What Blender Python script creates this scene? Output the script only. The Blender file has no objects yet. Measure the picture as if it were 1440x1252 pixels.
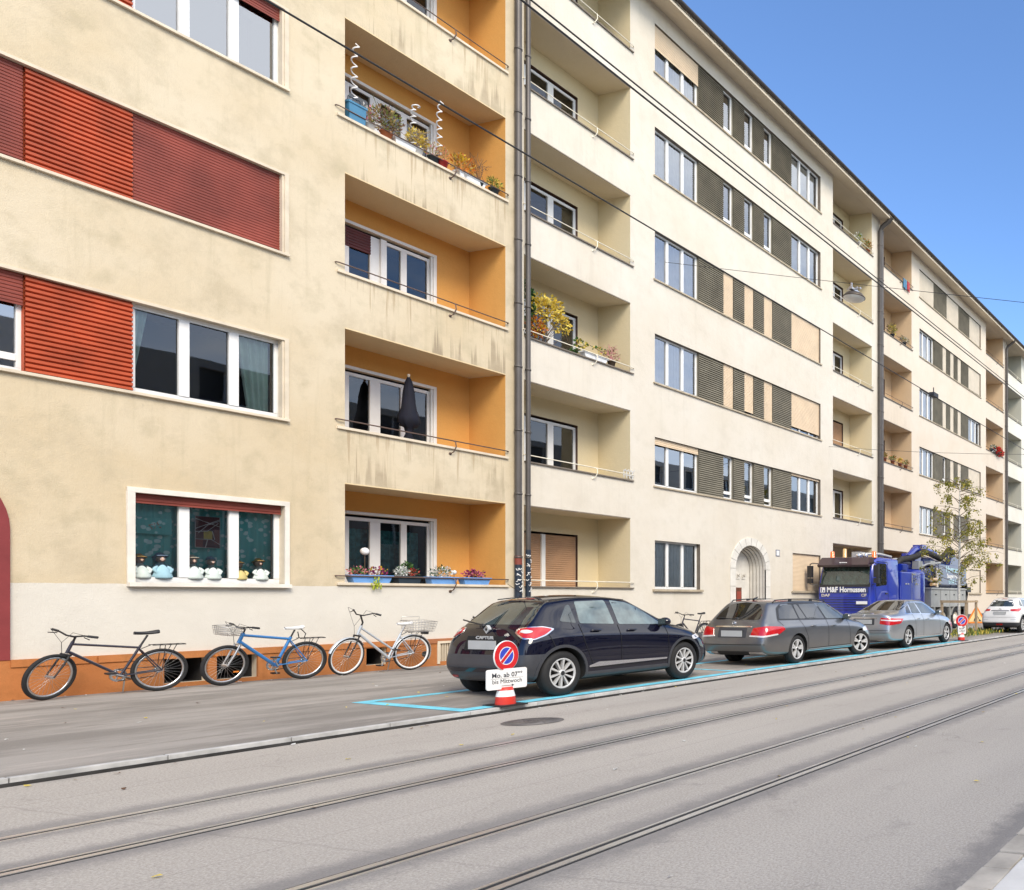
import bpy, bmesh, math, random
from mathutils import Vector, Matrix
from mathutils.bvhtree import BVHTree
from mathutils.geometry import delaunay_2d_cdt
R = math.radians
sin, cos, PI = math.sin, math.cos, math.pi
scene = bpy.context.scene
COL = scene.collection
rnd = random.Random(7)

# ------------------------------------------------------------------ node helper
def nd(nt, typ, _props=None, **ins):
    n = nt.nodes.new(typ)
    for k, v in (_props or {}).items():
        setattr(n, k, v)
    for k, v in ins.items():
        key = int(k[1:]) if k[0] == 'i' and k[1:].isdigit() else k.replace('_', ' ')
        s = n.inputs[key]
        if isinstance(v, bpy.types.NodeSocket):
            nt.links.new(v, s)
        elif isinstance(v, bpy.types.Node):
            nt.links.new(v.outputs[0], s)
        else:
            if isinstance(v, tuple) and len(v) == 3 and s.type == 'RGBA':
                v = v + (1,)
            s.default_value = v
    return n

def math_n(nt, op, a, b=0.0, c=None, clamp=False):
    d = dict(i0=a, i1=b)
    if c is not None: d['i2'] = c
    n = nd(nt, 'ShaderNodeMath', {'operation': op, 'use_clamp': clamp}, **d)
    return n.outputs[0]

def ramp(nt, fac, a, b):
    return nd(nt, 'ShaderNodeMapRange', {'clamp': True}, Value=fac, From_Min=a, From_Max=b).outputs[0]

def mix(nt, fac, a, b, mode='MIX'):
    n = nd(nt, 'ShaderNodeMix', {'data_type': 'RGBA', 'blend_type': mode})
    for i, v in ((0, fac), (6, a), (7, b)):
        s = n.inputs[i]
        if isinstance(v, bpy.types.NodeSocket): nt.links.new(v, s)
        else:
            if isinstance(v, tuple) and len(v) == 3: v = v + (1,)
            s.default_value = v
    return n.outputs[2]

def noise(nt, vec, scale, detail=4.0, rough=.55):
    return nd(nt, 'ShaderNodeTexNoise', None, Vector=vec, Scale=scale, Detail=detail, Roughness=rough).outputs[0]

def wpos(nt):
    return nd(nt, 'ShaderNodeNewGeometry').outputs['Position']

def opos(nt):
    return nd(nt, 'ShaderNodeTexCoord').outputs['Object']

def stretch(nt, vec, sx, sy, sz):
    return nd(nt, 'ShaderNodeMapping', None, Vector=vec, Scale=(sx, sy, sz)).outputs[0]

def base(name):
    m = bpy.data.materials.new(name); m.use_nodes = True
    return m, m.node_tree, m.node_tree.nodes['Principled BSDF']

def bump(nt, b, h, strength, dist=.01):
    n = nd(nt, 'ShaderNodeBump', None, Height=h, Strength=strength, Distance=dist)
    nt.links.new(n.outputs[0], b.inputs['Normal'])

def M_plain(name, col, rough=.6, metal=0.0, var=.12, scale=6.0, bmp=0.0, coat=0.0, spec=.5, local=False):
    m, nt, b = base(name)
    p = opos(nt) if local else wpos(nt)
    f = noise(nt, p, scale, 5)
    c = mix(nt, ramp(nt, f, .3, .7), tuple(x*(1-var) for x in col), tuple(min(1, x*(1+var)) for x in col))
    nt.links.new(c, b.inputs['Base Color'])
    b.inputs['Roughness'].default_value = rough
    b.inputs['Metallic'].default_value = metal
    b.inputs['Coat Weight'].default_value = coat
    b.inputs['Coat Roughness'].default_value = .03
    b.inputs['Specular IOR Level'].default_value = spec
    if bmp: bump(nt, b, noise(nt, p, scale*12, 3), bmp)
    return m

def M_stucco(name, col, dirt=.25, band=None, streak=0.0, warm=None):
    m, nt, b = base(name)
    p = wpos(nt)
    n1 = noise(nt, p, .45, 6, .6)
    n2 = noise(nt, p, 2.3, 5, .6)
    n3 = noise(nt, stretch(nt, p, 5, 5, .35), 1.0, 5, .65)
    c = mix(nt, ramp(nt, n1, .35, .7), col, tuple(x*y for x, y in zip(col, warm or (.93, .9, .85))))
    if band:
        z = nd(nt, 'ShaderNodeSeparateXYZ', None, Vector=p).outputs[2]
        fb = math_n(nt, 'LESS_THAN', math_n(nt, 'ADD', z, math_n(nt, 'MULTIPLY', n2, .03)), band[0])
        c2 = c
    dcol = tuple(x*.62 for x in col[:2]) + (col[2]*.55,)
    f = math_n(nt, 'MULTIPLY', ramp(nt, n2, .52, .78), dirt)
    c = mix(nt, f, c, dcol)
    f3 = math_n(nt, 'MULTIPLY', ramp(nt, n3, .55, .8), dirt*.8)
    c = mix(nt, f3, c, dcol)
    # small speckled chips
    n5 = noise(nt, p, 1.1, 7, .72)
    c = mix(nt, math_n(nt, 'MULTIPLY', ramp(nt, n5, .50, .66), dirt*.9), c, tuple(x*y for x, y in zip(col, (.74, .72, .68))))
    n4 = noise(nt, p, 9.0, 4, .7)
    c = mix(nt, math_n(nt, 'MULTIPLY', ramp(nt, n4, .68, .74), dirt*.7), c, tuple(x*.5 for x in col))
    if streak:
        z = nd(nt, 'ShaderNodeSeparateXYZ', None, Vector=p).outputs[2]
        t = math_n(nt, 'MULTIPLY', math_n(nt, 'FRACT', math_n(nt, 'DIVIDE', math_n(nt, 'SUBTRACT', z, .80), 2.96)), 2.96)
        s1 = noise(nt, stretch(nt, p, 3.5, 3.5, .12), 1.0, 4, .7)
        thr = math_n(nt, 'ADD', math_n(nt, 'MULTIPLY', t, .17), .43)
        fs = math_n(nt, 'MULTIPLY', ramp(nt, math_n(nt, 'SUBTRACT', s1, thr), 0, .06), math_n(nt, 'MULTIPLY', ramp(nt, n1, .4, .62), streak))
        c = mix(nt, fs, c, tuple(x*y for x, y in zip(col, (.5, .46, .42))))
        s2 = noise(nt, stretch(nt, p, 9, 9, .25), 1.0, 4, .7)
        fs2 = math_n(nt, 'MULTIPLY', ramp(nt, math_n(nt, 'SUBTRACT', math_n(nt, 'ADD', s2, math_n(nt, 'MULTIPLY', t, .14)), .66), 0, .08), streak*.75)
        c = mix(nt, fs2, c, tuple(x*y for x, y in zip(col, (.6, .52, .44))))
    gr = noise(nt, p, 85, 4, .8)
    c = mix(nt, math_n(nt, 'MULTIPLY', ramp(nt, gr, .5, .68), .30), c, tuple(x*.70 for x in col))
    c = mix(nt, math_n(nt, 'MULTIPLY', ramp(nt, gr, .48, .34), .25), c, tuple(min(1, x*1.18) for x in col))
    if band:
        cb = mix(nt, ramp(nt, n2, .3, .8), band[1], tuple(x*.93 for x in band[1]))
        c = mix(nt, fb, c, cb)
    nt.links.new(c, b.inputs['Base Color'])
    b.inputs['Roughness'].default_value = .92
    b.inputs['Specular IOR Level'].default_value = .25
    h = math_n(nt, 'ADD', noise(nt, p, 55, 4, .6), math_n(nt, 'MULTIPLY', noise(nt, p, 7, 3), 1.4))
    bump(nt, b, h, .35, .012)
    return m

def M_glass(name, tint=(.90, .93, .94), ior=3.5):
    m, nt, b = base(name); nt.nodes.remove(b)
    p = wpos(nt)
    bn = nd(nt, 'ShaderNodeBump', None, Height=noise(nt, p, 1.1, 1), Strength=.05, Distance=.02).outputs[0]
    fr = nd(nt, 'ShaderNodeFresnel', None, IOR=ior, Normal=bn).outputs[0]
    tr = nd(nt, 'ShaderNodeBsdfTransparent', None, Color=tint)
    gl = nd(nt, 'ShaderNodeBsdfGlossy', None, Color=(.95, .97, 1.0), Roughness=.015, Normal=bn)
    mx = nd(nt, 'ShaderNodeMixShader', None, i0=fr, i1=tr.outputs[0], i2=gl.outputs[0])
    nt.links.new(mx.outputs[0], nt.nodes['Material Output'].inputs[0])
    return m

def M_leaf(name, col, var=.35):
    m, nt, b = base(name)
    f = noise(nt, wpos(nt), 9.0, 2)
    c = mix(nt, ramp(nt, f, .3, .7), tuple(x*(1-var) for x in col), tuple(min(1, x*(1+var)) for x in col))
    nt.links.new(c, b.inputs['Base Color'])
    b.inputs['Roughness'].default_value = .6
    b.inputs['Subsurface Weight'].default_value = 0
    tl = nd(nt, 'ShaderNodeBsdfTranslucent', None, Color=c)
    mx = nd(nt, 'ShaderNodeMixShader', None, i0=.3, i1=b.outputs[0], i2=tl.outputs[0])
    nt.links.new(mx.outputs[0], nt.nodes['Material Output'].inputs[0])
    return m

def M_paint(name, col, metal=0.0, rough=.35, flake=0.0, dirt=.0, coat=1.0):
    m, nt, b = base(name)
    p = opos(nt)
    n = noise(nt, p, 2.0, 4)
    c = mix(nt, ramp(nt, n, .3, .7), tuple(x*.94 for x in col), tuple(min(1, x*1.05) for x in col))
    if dirt:
        z = nd(nt, 'ShaderNodeSeparateXYZ', None, Vector=p).outputs[2]
        f = math_n(nt, 'MULTIPLY', ramp(nt, math_n(nt, 'ADD', z, math_n(nt, 'MULTIPLY', noise(nt, p, 5, 4), .3)), .85, .3), dirt)
        c = mix(nt, f, c, (.22, .19, .15))
        nt.links.new(math_n(nt, 'ADD', math_n(nt, 'MULTIPLY', f, .4), rough), b.inputs['Roughness'])
    else:
        b.inputs['Roughness'].default_value = rough
    nt.links.new(c, b.inputs['Base Color'])
    b.inputs['Metallic'].default_value = metal
    b.inputs['Coat Weight'].default_value = coat
    b.inputs['Coat Roughness'].default_value = .04
    return m

MT = {}
# facades
MT['st1'] = M_stucco('stucco_cream', (.63, .54, .395), .62, band=(1.82, (.655, .615, .54)), warm=(.9, .85, .76))
MT['st1p'] = M_stucco('stucco_cream_stained', (.63, .54, .395), .6, streak=.95, warm=(.9, .85, .76))
MT['in1'] = M_stucco('stucco_ochre', (.68, .36, .105), .12, warm=(1, .94, .86))
MT['so1'] = M_stucco('soffit_cream', (.72, .58, .36), .15)
MT['st2'] = M_stucco('stucco_offwhite', (.665, .615, .53), .25)
MT['st2p'] = M_stucco('stucco_offwhite_parapet', (.675, .625, .54), .2, streak=.12)
MT['in2'] = M_stucco('stucco_pale_yellow', (.68, .585, .39), .06, warm=(1, .97, .92))
MT['so2'] = M_stucco('soffit_pale', (.74, .65, .49), .10)
MT['st3'] = M_stucco('stucco_rose', (.66, .585, .49), .10)
MT['st3p'] = M_stucco('stucco_rose_parapet', (.66, .585, .49), .10, streak=.1)
MT['in3'] = M_stucco('stucco_apricot', (.64, .47, .30), .06)
MT['so3'] = M_stucco('soffit_rose', (.66, .54, .40), .10)
MT['st4'] = M_stucco('stucco_grey_white', (.68, .67, .60), .10)
MT['in4'] = M_stucco('stucco_grey_beige', (.50, .49, .42), .06)
MT['trim'] = M_plain('trim_cream', (.64, .55, .42), .8, bmp=.2, scale=3)
MT['trimw'] = M_plain('trim_white', (.72, .67, .59), .75, bmp=.15, scale=3)
MT['white'] = M_plain('white_lacquer', (.80, .79, .76), .35, var=.04)
MT['brown'] = M_plain('brown_lacquer', (.09, .045, .03), .5)
MT['cap2'] = M_plain('dark_cap', (.16, .13, .10), .6, var=.2)
MT['sill2'] = M_plain('sill_stone', (.42, .35, .25), .8, var=.2)
MT['red'] = M_plain('red_wood', (.44, .072, .02), .55, var=.22, scale=2.5, bmp=.1)
MT['redd'] = M_plain('red_shutter', (.235, .048, .03), .55, var=.32, scale=1.0)
MT['reddk'] = M_plain('dark_red_frame', (.09, .012, .012), .5)
MT['olive'] = M_plain('olive_wood', (.19, .17, .125), .65, var=.2, scale=2.5)
MT['beige'] = M_plain('beige_shutter', (.70, .55, .38), .6, var=.07, scale=2)
MT['bshut'] = M_plain('orange_brown_shutter', (.44, .26, .145), .6, var=.12, scale=2)
MT['grshut'] = M_plain('pale_shutter', (.66, .58, .46), .6, var=.07, scale=2)
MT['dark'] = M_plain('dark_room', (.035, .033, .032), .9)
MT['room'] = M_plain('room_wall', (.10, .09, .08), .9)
MT['glass'] = M_glass('window_glass'); MT['glass1'] = M_glass('clear_window_glass', (.85, .88, .88), 1.8)
MT['plinth1'] = M_stucco('terracotta_plinth', (.50, .20, .07), .9, warm=(.85, .72, .6))
MT['plinth1b'] = M_stucco('brick_red_ledge', (.42, .17, .08), .5)
MT['plinth2'] = M_stucco('slate_plinth', (.12, .12, .13), .4)
MT['rail1'] = M_plain('brown_rail', (.10, .06, .045), .5)
MT['rail2'] = M_plain('cream_rail', (.78, .72, .58), .45)
MT['pipe'] = M_plain('zinc_brown_pipe', (.10, .088, .08), .45, metal=.3, var=.15, scale=1.5)
MT['pipeb'] = M_plain('dark_blue_paint', (.012, .022, .04), .5)
MT['gutter'] = M_plain('dark_gutter', (.06, .05, .045), .45, metal=.4)
MT['tiles'] = M_plain('dark_roof_tiles', (.05, .04, .036), .8, var=.4, scale=4)
MT['eave'] = M_plain('eave_cream', (.62, .53, .40), .8, var=.06, scale=1)
MT['stone'] = M_plain('pale_limestone', (.66, .63, .57), .85, var=.1, scale=3, bmp=.2)
MT['stonej'] = M_plain('stone_joint', (.34, .31, .27), .9)
MT['door'] = M_plain('mahogany_door', (.13, .045, .025), .45, var=.3)
MT['burg'] = M_plain('burgundy_paint', (.22, .035, .035), .5, var=.15, scale=2)
MT['black'] = M_plain('black_rubber', (.012, .012, .013), .75)
MT['blackp'] = M_plain('black_plastic', (.02, .02, .022), .45)
MT['steel'] = M_plain('bare_steel', (.52, .52, .53), .3, metal=1.0, var=.1)
MT['chrome'] = M_plain('chrome', (.78, .78, .80), .14, metal=1.0, var=.02)
MT['wood'] = M_plain('raw_wood', (.36, .27, .17), .8, var=.25, scale=8)
MT['curtw'] = M_plain('net_curtain', (.62, .64, .60), .9, var=.2, scale=5)
MT['curtg'] = M_plain('pale_green_curtain', (.60, .74, .62), .9, var=.1)
MT['curtt'] = M_plain('teal_curtain', (.04, .17, .16), .9, var=.5, scale=12)

# ------------------------------------------------------------------ mesh builder
class MB:
    def __init__(s): s.v = []; s.f = []; s.m = []; s.s = []
    def face(s, pts, mi=0, smooth=False):
        i = len(s.v); s.v.extend([tuple(p) for p in pts])
        s.f.append(tuple(range(i, i+len(pts)))); s.m.append(mi); s.s.append(smooth)
    def raw(s, vs, fs, mi=0, smooth=False):
        i = len(s.v); s.v.extend([tuple(p) for p in vs])
        for f in fs:
            s.f.append(tuple(i+k for k in f)); s.m.append(mi); s.s.append(smooth)
    def box(s, x0, x1, y0, y1, z0, z1, mi=0, mat=None):
        if x0 > x1: x0, x1 = x1, x0
        if y0 > y1: y0, y1 = y1, y0
        if z0 > z1: z0, z1 = z1, z0
        vs = [(x0,y0,z0),(x1,y0,z0),(x1,y1,z0),(x0,y1,z0),(x0,y0,z1),(x1,y0,z1),(x1,y1,z1),(x0,y1,z1)]
        if mat is not None: vs = [mat @ Vector(v) for v in vs]
        s.raw(vs, [(0,3,2,1),(4,5,6,7),(0,1,5,4),(1,2,6,5),(2,3,7,6),(3,0,4,7)], mi)
    def tube(s, pts, r, n=8, mi=0, caps=True):
        pts = [Vector(p) for p in pts]
        rr = r if isinstance(r, (list, tuple)) else [r]*len(pts)
        rings = []; up = None
        for i, p in enumerate(pts):
            a = pts[max(i-1, 0)]; b = pts[min(i+1, len(pts)-1)]
            t = (b-a)
            if t.length < 1e-9: t = Vector((0,0,1))
            t.normalize()
            if up is None:
                up = Vector((0,0,1)) if abs(t.z) < .9 else Vector((1,0,0))
            u = up - t*up.dot(t)
            if u.length < 1e-6: u = t.orthogonal()
            u.normalize(); w = t.cross(u); up = u
            rings.append([p + (u*cos(2*PI*k/n) + w*sin(2*PI*k/n))*rr[i] for k in range(n)])
        vs = [q for rg in rings for q in rg]; fs = []
        for i in range(len(pts)-1):
            for k in range(n):
                k2 = (k+1) % n
                fs.append((i*n+k, i*n+k2, (i+1)*n+k2, (i+1)*n+k))
        s.raw(vs, fs, mi, True)
        if caps:
            s.face(list(reversed(rings[0])), mi); s.face(rings[-1], mi)
    def lathe(s, prof, n=24, mi=0, mat=None, smooth=True):
        # prof: (r, z) pairs round the local z axis
        vs = []; fs = []
        for (r, z) in prof:
            for k in range(n):
                a = 2*PI*k/n; v = Vector((r*cos(a), r*sin(a), z))
                vs.append(mat @ v if mat is not None else v)
        for i in range(len(prof)-1):
            for k in range(n):
                k2 = (k+1) % n
                fs.append((i*n+k, i*n+k2, (i+1)*n+k2, (i+1)*n+k))
        s.raw(vs, fs, mi, smooth)
    def prism(s, poly, d0, d1, axis='x', mi=0, mat=None):
        # poly in the plane across `axis`
        def P(a, b, d):
            v = {'x': (d, a, b), 'y': (a, d, b), 'z': (a, b, d)}[axis]
            return mat @ Vector(v) if mat is not None else Vector(v)
        A = [P(a, b, d0) for a, b in poly]; B = [P(a, b, d1) for a, b in poly]
        s.face(A, mi); s.face(list(reversed(B)), mi)
        n = len(poly)
        for i in range(n):
            j = (i+1) % n
            s.face([A[i], B[i], B[j], A[j]], mi)
    def sphere(s, c, r, n=12, mi=0):
        c = Vector(c); rx, ry, rz = r if isinstance(r, (tuple, list)) else (r, r, r)
        m = max(4, n//2)
        vs = []; fs = []
        for i in range(m+1):
            t = PI*i/m
            for k in range(n):
                a = 2*PI*k/n
                vs.append(c + Vector((rx*sin(t)*cos(a), ry*sin(t)*sin(a), rz*cos(t))))
        for i in range(m):
            for k in range(n):
                k2 = (k+1) % n
                fs.append((i*n+k, (i+1)*n+k, (i+1)*n+k2, i*n+k2))
        s.raw(vs, fs, mi, True)
    def leaf(s, c, d, size, mi=0, w=.5):
        # a folded diamond leaf of two triangles
        d = Vector(d).normalized(); c = Vector(c)
        sd = d.orthogonal().normalized()
        sd = (Matrix.Rotation(rnd.uniform(0, 2*PI), 3, d) @ sd)
        up = d.cross(sd)
        a = c; b = c + d*size*.5 + sd*size*w*.5 + up*size*.08; e = c + d*size; f = c + d*size*.5 - sd*size*w*.5 + up*size*.08
        i = len(s.v); s.v.extend([tuple(a), tuple(b), tuple(e), tuple(f)])
        s.f.append((i, i+1, i+2)); s.f.append((i, i+2, i+3)); s.m += [mi, mi]; s.s += [False, False]
    def clump(s, c, r, n, size, mis=(0,), w=.5, up=.3, shell=.3):
        c = Vector(c); r = r if isinstance(r, (tuple, list)) else (r, r, r)
        for _ in range(n):
            d = Vector((rnd.gauss(0,1), rnd.gauss(0,1), rnd.gauss(0,1))).normalized()
            q = rnd.uniform(shell, 1)**.6
            p = c + Vector((d.x*r[0]*q, d.y*r[1]*q, d.z*r[2]*q))
            dd = d + Vector((rnd.uniform(-.8,.8), rnd.uniform(-.8,.8), rnd.uniform(-.8,.8)+up))
            s.leaf(p, dd, size*rnd.uniform(.6, 1.3), rnd.choice(mis), w)
    def build(s, name, mats, parent=None, label=None, bevel=0.0, merge=False):
        me = bpy.data.meshes.new(name)
        me.from_pydata(s.v, [], s.f)
        if not isinstance(mats, (list, tuple)): mats = [mats]
        for m in mats: me.materials.append(MT[m] if isinstance(m, str) else m)
        me.polygons.foreach_set('material_index', s.m)
        me.polygons.foreach_set('use_smooth', s.s)
        if bevel or merge:
            bm = bmesh.new(); bm.from_mesh(me)
            bmesh.ops.remove_doubles(bm, verts=bm.verts, dist=1e-5)
            if bevel:
                es = [e for e in bm.edges if len(e.link_faces) == 2 and e.calc_face_angle(0) > .6]
                bmesh.ops.bevel(bm, geom=es, offset=bevel, segments=2, affect='EDGES', profile=.6, clamp_overlap=True)
            bm.to_mesh(me); bm.free()
        me.update()
        return link(name, me, parent, label)

def link(name, me, parent=None, label=None):
    o = bpy.data.objects.new(name, me); COL.objects.link(o)
    if parent is not None: o.parent = parent
    if label: o['label'] = label
    return o

def thing(name, label, cat, loc=(0,0,0), rz=0.0, group=None):
    o = bpy.data.objects.new(name, None); COL.objects.link(o)
    o.location = loc; o.rotation_euler = (0, 0, rz); o.empty_display_size = .2
    tag(o, label, cat, group); return o

def tag(o, label, cat=None, group=None, kind=None):
    o['label'] = label
    if cat: o['category'] = cat
    if group: o['group'] = group
    if kind: o['kind'] = kind
    return o

def struct(o, label=None):
    o['kind'] = 'structure'
    if label: o['label'] = label
    return o

def text_part(name, body, size, M, mats, parent, ext=.004, align='CENTER', sx=1.0, bold=0.0):
    cu = bpy.data.curves.new(name, 'FONT'); cu.body = body; cu.size = size; cu.extrude = ext
    cu.align_x = align; cu.align_y = 'CENTER'; cu.offset = bold; cu.resolution_u = 3
    t = bpy.data.objects.new('tmp_text', cu); COL.objects.link(t)
    dg = bpy.context.evaluated_depsgraph_get()
    me = bpy.data.meshes.new_from_object(t.evaluated_get(dg))
    bpy.data.objects.remove(t); me.name = name
    me.transform(M @ Matrix.Diagonal((sx, 1, 1, 1)))
    me.materials.clear(); me.materials.append(MT[mats] if isinstance(mats, str) else mats)
    return link(name, me, parent)

def text_words(name, body, size, M, mats, parent, ext=.004, sx=1.0, bold=0.0):
    # one part per word, set on one centred line
    os_ = [text_part(name, wd, size, Matrix.Identity(4), mats, parent, ext, 'LEFT', sx, bold) for wd in body.split()]
    ws = [max(v.co.x for v in o.data.vertices) for o in os_]; gap = size*sx*.30
    x = -(sum(ws)+gap*(len(ws)-1))/2
    for o, wd in zip(os_, ws):
        o.data.transform(M @ Matrix.Translation((x, 0, 0))); x += wd+gap

def frame_mat(origin, xaxis, yaxis):
    x = Vector(xaxis).normalized(); y = Vector(yaxis).normalized(); z = x.cross(y)
    M = Matrix((x, y, z)).transposed().to_4x4(); M.translation = Vector(origin)
    return M

# ------------------------------------------------------------------ camera, sky, sun
CAMH = 1.6
cam_d = bpy.data.cameras.new('camera'); cam = bpy.data.objects.new('camera', cam_d); COL.objects.link(cam)
cam.location = (0, 0, CAMH); cam.rotation_euler = (R(90), 0, R(16))
cam_d.sensor_fit = 'HORIZONTAL'; cam_d.sensor_width = 36; cam_d.lens = 1109/1440*36
cam_d.shift_x = (720-1472)/1440; cam_d.shift_y = (840-626)/1440
cam_d.clip_start = .05; cam_d.clip_end = 2000
scene.camera = cam
EL, AZ = R(42), R(30)          # sun height, and its swing from the street normal towards the camera end
w = bpy.data.worlds.new('World'); scene.world = w; w.use_nodes = True
sky = w.node_tree.nodes.new('ShaderNodeTexSky'); sky.sky_type = 'NISHITA'; sky.sun_disc = False
S = Vector((cos(EL)*cos(AZ), -cos(EL)*sin(AZ), sin(EL)))
sky.sun_elevation = EL; sky.sun_rotation = math.atan2(S.x, S.y)
sky.altitude = 1800; sky.air_density = 1.15; sky.dust_density = 0.0; sky.ozone_density = 7.0
bg = w.node_tree.nodes['Background']; bg.inputs[1].default_value = .15
wn = w.node_tree
# the far half of the sky, over the roofs behind the camera, gets unseen cloud added to brighten panes and whiten the fill
dirv = nd(wn, 'ShaderNodeTexCoord').outputs['Generated']
dsep = nd(wn, 'ShaderNodeSeparateXYZ', None, Vector=dirv)
cl = nd(wn, 'ShaderNodeTexNoise', None, Vector=nd(wn, 'ShaderNodeMapping', None, Vector=dirv, Scale=(1.0, 1.0, 2.2)).outputs[0], Scale=2.6, Detail=7.0, Roughness=.6).outputs[0]
cf = math_n(wn, 'MULTIPLY', ramp(wn, dsep.outputs[0], .02, .40), ramp(wn, cl, .28, .56))
cf = math_n(wn, 'MULTIPLY', cf, ramp(wn, dsep.outputs[2], -.02, .06))
skyc = mix(wn, math_n(wn, 'MULTIPLY', cf, .70), sky.outputs[0], (9.4, 9.3, 9.0))
wn.links.new(skyc, bg.inputs[0])
ld = bpy.data.lights.new('sun', 'SUN'); ld.energy = 2.0; ld.angle = R(26); ld.color = (1.0, .90, .75)
lo = bpy.data.objects.new('sun', ld); COL.objects.link(lo)
lo.rotation_euler = (-S).to_track_quat('-Z', 'Y').to_euler()
scene.view_settings.view_transform = 'Standard'; scene.view_settings.look = 'None'
scene.view_settings.exposure = 0.92; scene.view_settings.gamma = 1.0

# ------------------------------------------------------------------ ground
YA, YB = -40, 220
def zs(D):                     # height of the near pavement at distance D from the camera line
    pts = [(10.26, .07), (12.6, .12), (17.0, .155), (40, .155)]
    for (a, za), (b, zb) in zip(pts, pts[1:]):
        if D <= b: return za + (zb-za)*(D-a)/(b-a)
    return .155

def M_road():
    m, nt, b = base('old_asphalt')
    p = wpos(nt)
    sp = nd(nt, 'ShaderNodeSeparateXYZ', None, Vector=p)
    n1 = noise(nt, stretch(nt, p, 1, .18, 1), .9, 6, .6)
    n2 = noise(nt, p, 60, 4, .85)
    n3 = noise(nt, p, 26, 3, .6)
    c = mix(nt, ramp(nt, n1, .3, .75), (.425, .39, .34), (.345, .315, .275))
    c = mix(nt, math_n(nt, 'MULTIPLY', ramp(nt, n2, .50, .62), .6), c, (.20, .18, .165))
    c = mix(nt, math_n(nt, 'MULTIPLY', ramp(nt, n2, .47, .34), .6), c, (.62, .57, .52))
    c = mix(nt, math_n(nt, 'MULTIPLY', ramp(nt, n3, .56, .72), .4), c, (.25, .225, .205))
    # the darker infill strips laid beside each rail
    nw = noise(nt, p, 5, 5, .75)
    nl = noise(nt, stretch(nt, p, 1, .25, 1), 1.2, 3, .6)
    tot = None
    for x in RAILS:
        d = math_n(nt, 'ABSOLUTE', math_n(nt, 'ADD', sp.outputs[0], -x+.03))
        d = math_n(nt, 'ADD', d, math_n(nt, 'MULTIPLY', math_n(nt, 'SUBTRACT', nw, .5), .35))
        f = ramp(nt, d, .34, .16)
        tot = f if tot is None else math_n(nt, 'MAXIMUM', tot, f)
    d = math_n(nt, 'ABSOLUTE', math_n(nt, 'ADD', sp.outputs[0], 1.72))
    d = math_n(nt, 'ADD', d, math_n(nt, 'MULTIPLY', math_n(nt, 'SUBTRACT', nw, .5), .4))
    tot = math_n(nt, 'MAXIMUM', tot, ramp(nt, d, .2, .05))
    tot = math_n(nt, 'MULTIPLY', tot, math_n(nt, 'ADD', math_n(nt, 'MULTIPLY', nl, .8), .35), None, True)
    c = mix(nt, math_n(nt, 'MULTIPLY', tot, .85), c, (.165, .155, .15))
    # paving seams and hairline cracks
    for sx, ww in ((-9.25, .012), (-6.1, .010)):
        d = math_n(nt, 'ABSOLUTE', math_n(nt, 'ADD', math_n(nt, 'ADD', sp.outputs[0], -sx), math_n(nt, 'MULTIPLY', math_n(nt, 'SUBTRACT', n1, .5), .10)))
        c = mix(nt, math_n(nt, 'MULTIPLY', ramp(nt, d, ww, ww*.4), .25), c, (.10, .095, .09))
    d = math_n(nt, 'ABSOLUTE', math_n(nt, 'SUBTRACT', math_n(nt, 'FRACT', math_n(nt, 'ADD', math_n(nt, 'MULTIPLY', sp.outputs[1], .135), math_n(nt, 'MULTIPLY', n1, .03))), .5))
    c = mix(nt, math_n(nt, 'MULTIPLY', ramp(nt, d, .0022, .0008), .18), c, (.12, .11, .10))
    vc = nd(nt, 'ShaderNodeTexVoronoi', {'feature': 'DISTANCE_TO_EDGE'}, Vector=nd(nt, 'ShaderNodeVectorMath', {'operation': 'ADD'}, i0=p, i1=nd(nt, 'ShaderNodeTexNoise', None, Vector=p, Scale=2.0, Detail=5.0).outputs[1]).outputs[0], Scale=.55).outputs[0]
    c = mix(nt, math_n(nt, 'MULTIPLY', math_n(nt, 'MULTIPLY', ramp(nt, vc, .010, .003), ramp(nt, n1, .45, .6)), .22), c, (.11, .10, .095))
    n6 = noise(nt, p, 1.7, 5, .6)
    c = mix(nt, math_n(nt, 'MULTIPLY', ramp(nt, n6, .62, .74), .35), c, (.20, .185, .17))
    nt.links.new(c, b.inputs['Base Color'])
    b.inputs['Roughness'].default_value = .85; b.inputs['Specular IOR Level'].default_value = .3
    bump(nt, b, math_n(nt, 'ADD', n2, n3), .5, .006)
    return m

def M_pave():
    m, nt, b = base('patched_pavement_asphalt')
    p = wpos(nt)
    n1 = noise(nt, stretch(nt, p, 1.1, .3, 1), 1.1, 6, .65)
    n2 = noise(nt, p, 110, 3, .7)
    n3 = noise(nt, stretch(nt, p, 1.6, .35, 1), 2.2, 5, .7)
    c = mix(nt, ramp(nt, n1, .42, .6), (.31, .286, .258), (.205, .188, .168))
    c = mix(nt, math_n(nt, 'MULTIPLY', ramp(nt, n3, .56, .68), .6), c, (.17, .148, .13))
    c = mix(nt, math_n(nt, 'MULTIPLY', ramp(nt, n3, .42, .32), .5), c, (.44, .39, .35))
    c = mix(nt, math_n(nt, 'MULTIPLY', ramp(nt, n2, .55, .75), .4), c, (.09, .085, .08))
    c = mix(nt, math_n(nt, 'MULTIPLY', ramp(nt, n2, .42, .28), .3), c, (.42, .39, .36))
    nt.links.new(c, b.inputs['Base Color'])
    b.inputs['Roughness'].default_value = .88; b.inputs['Specular IOR Level'].default_value = .3
    bump(nt, b, math_n(nt, 'ADD', n2, n3), .5, .006)
    return m

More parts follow.
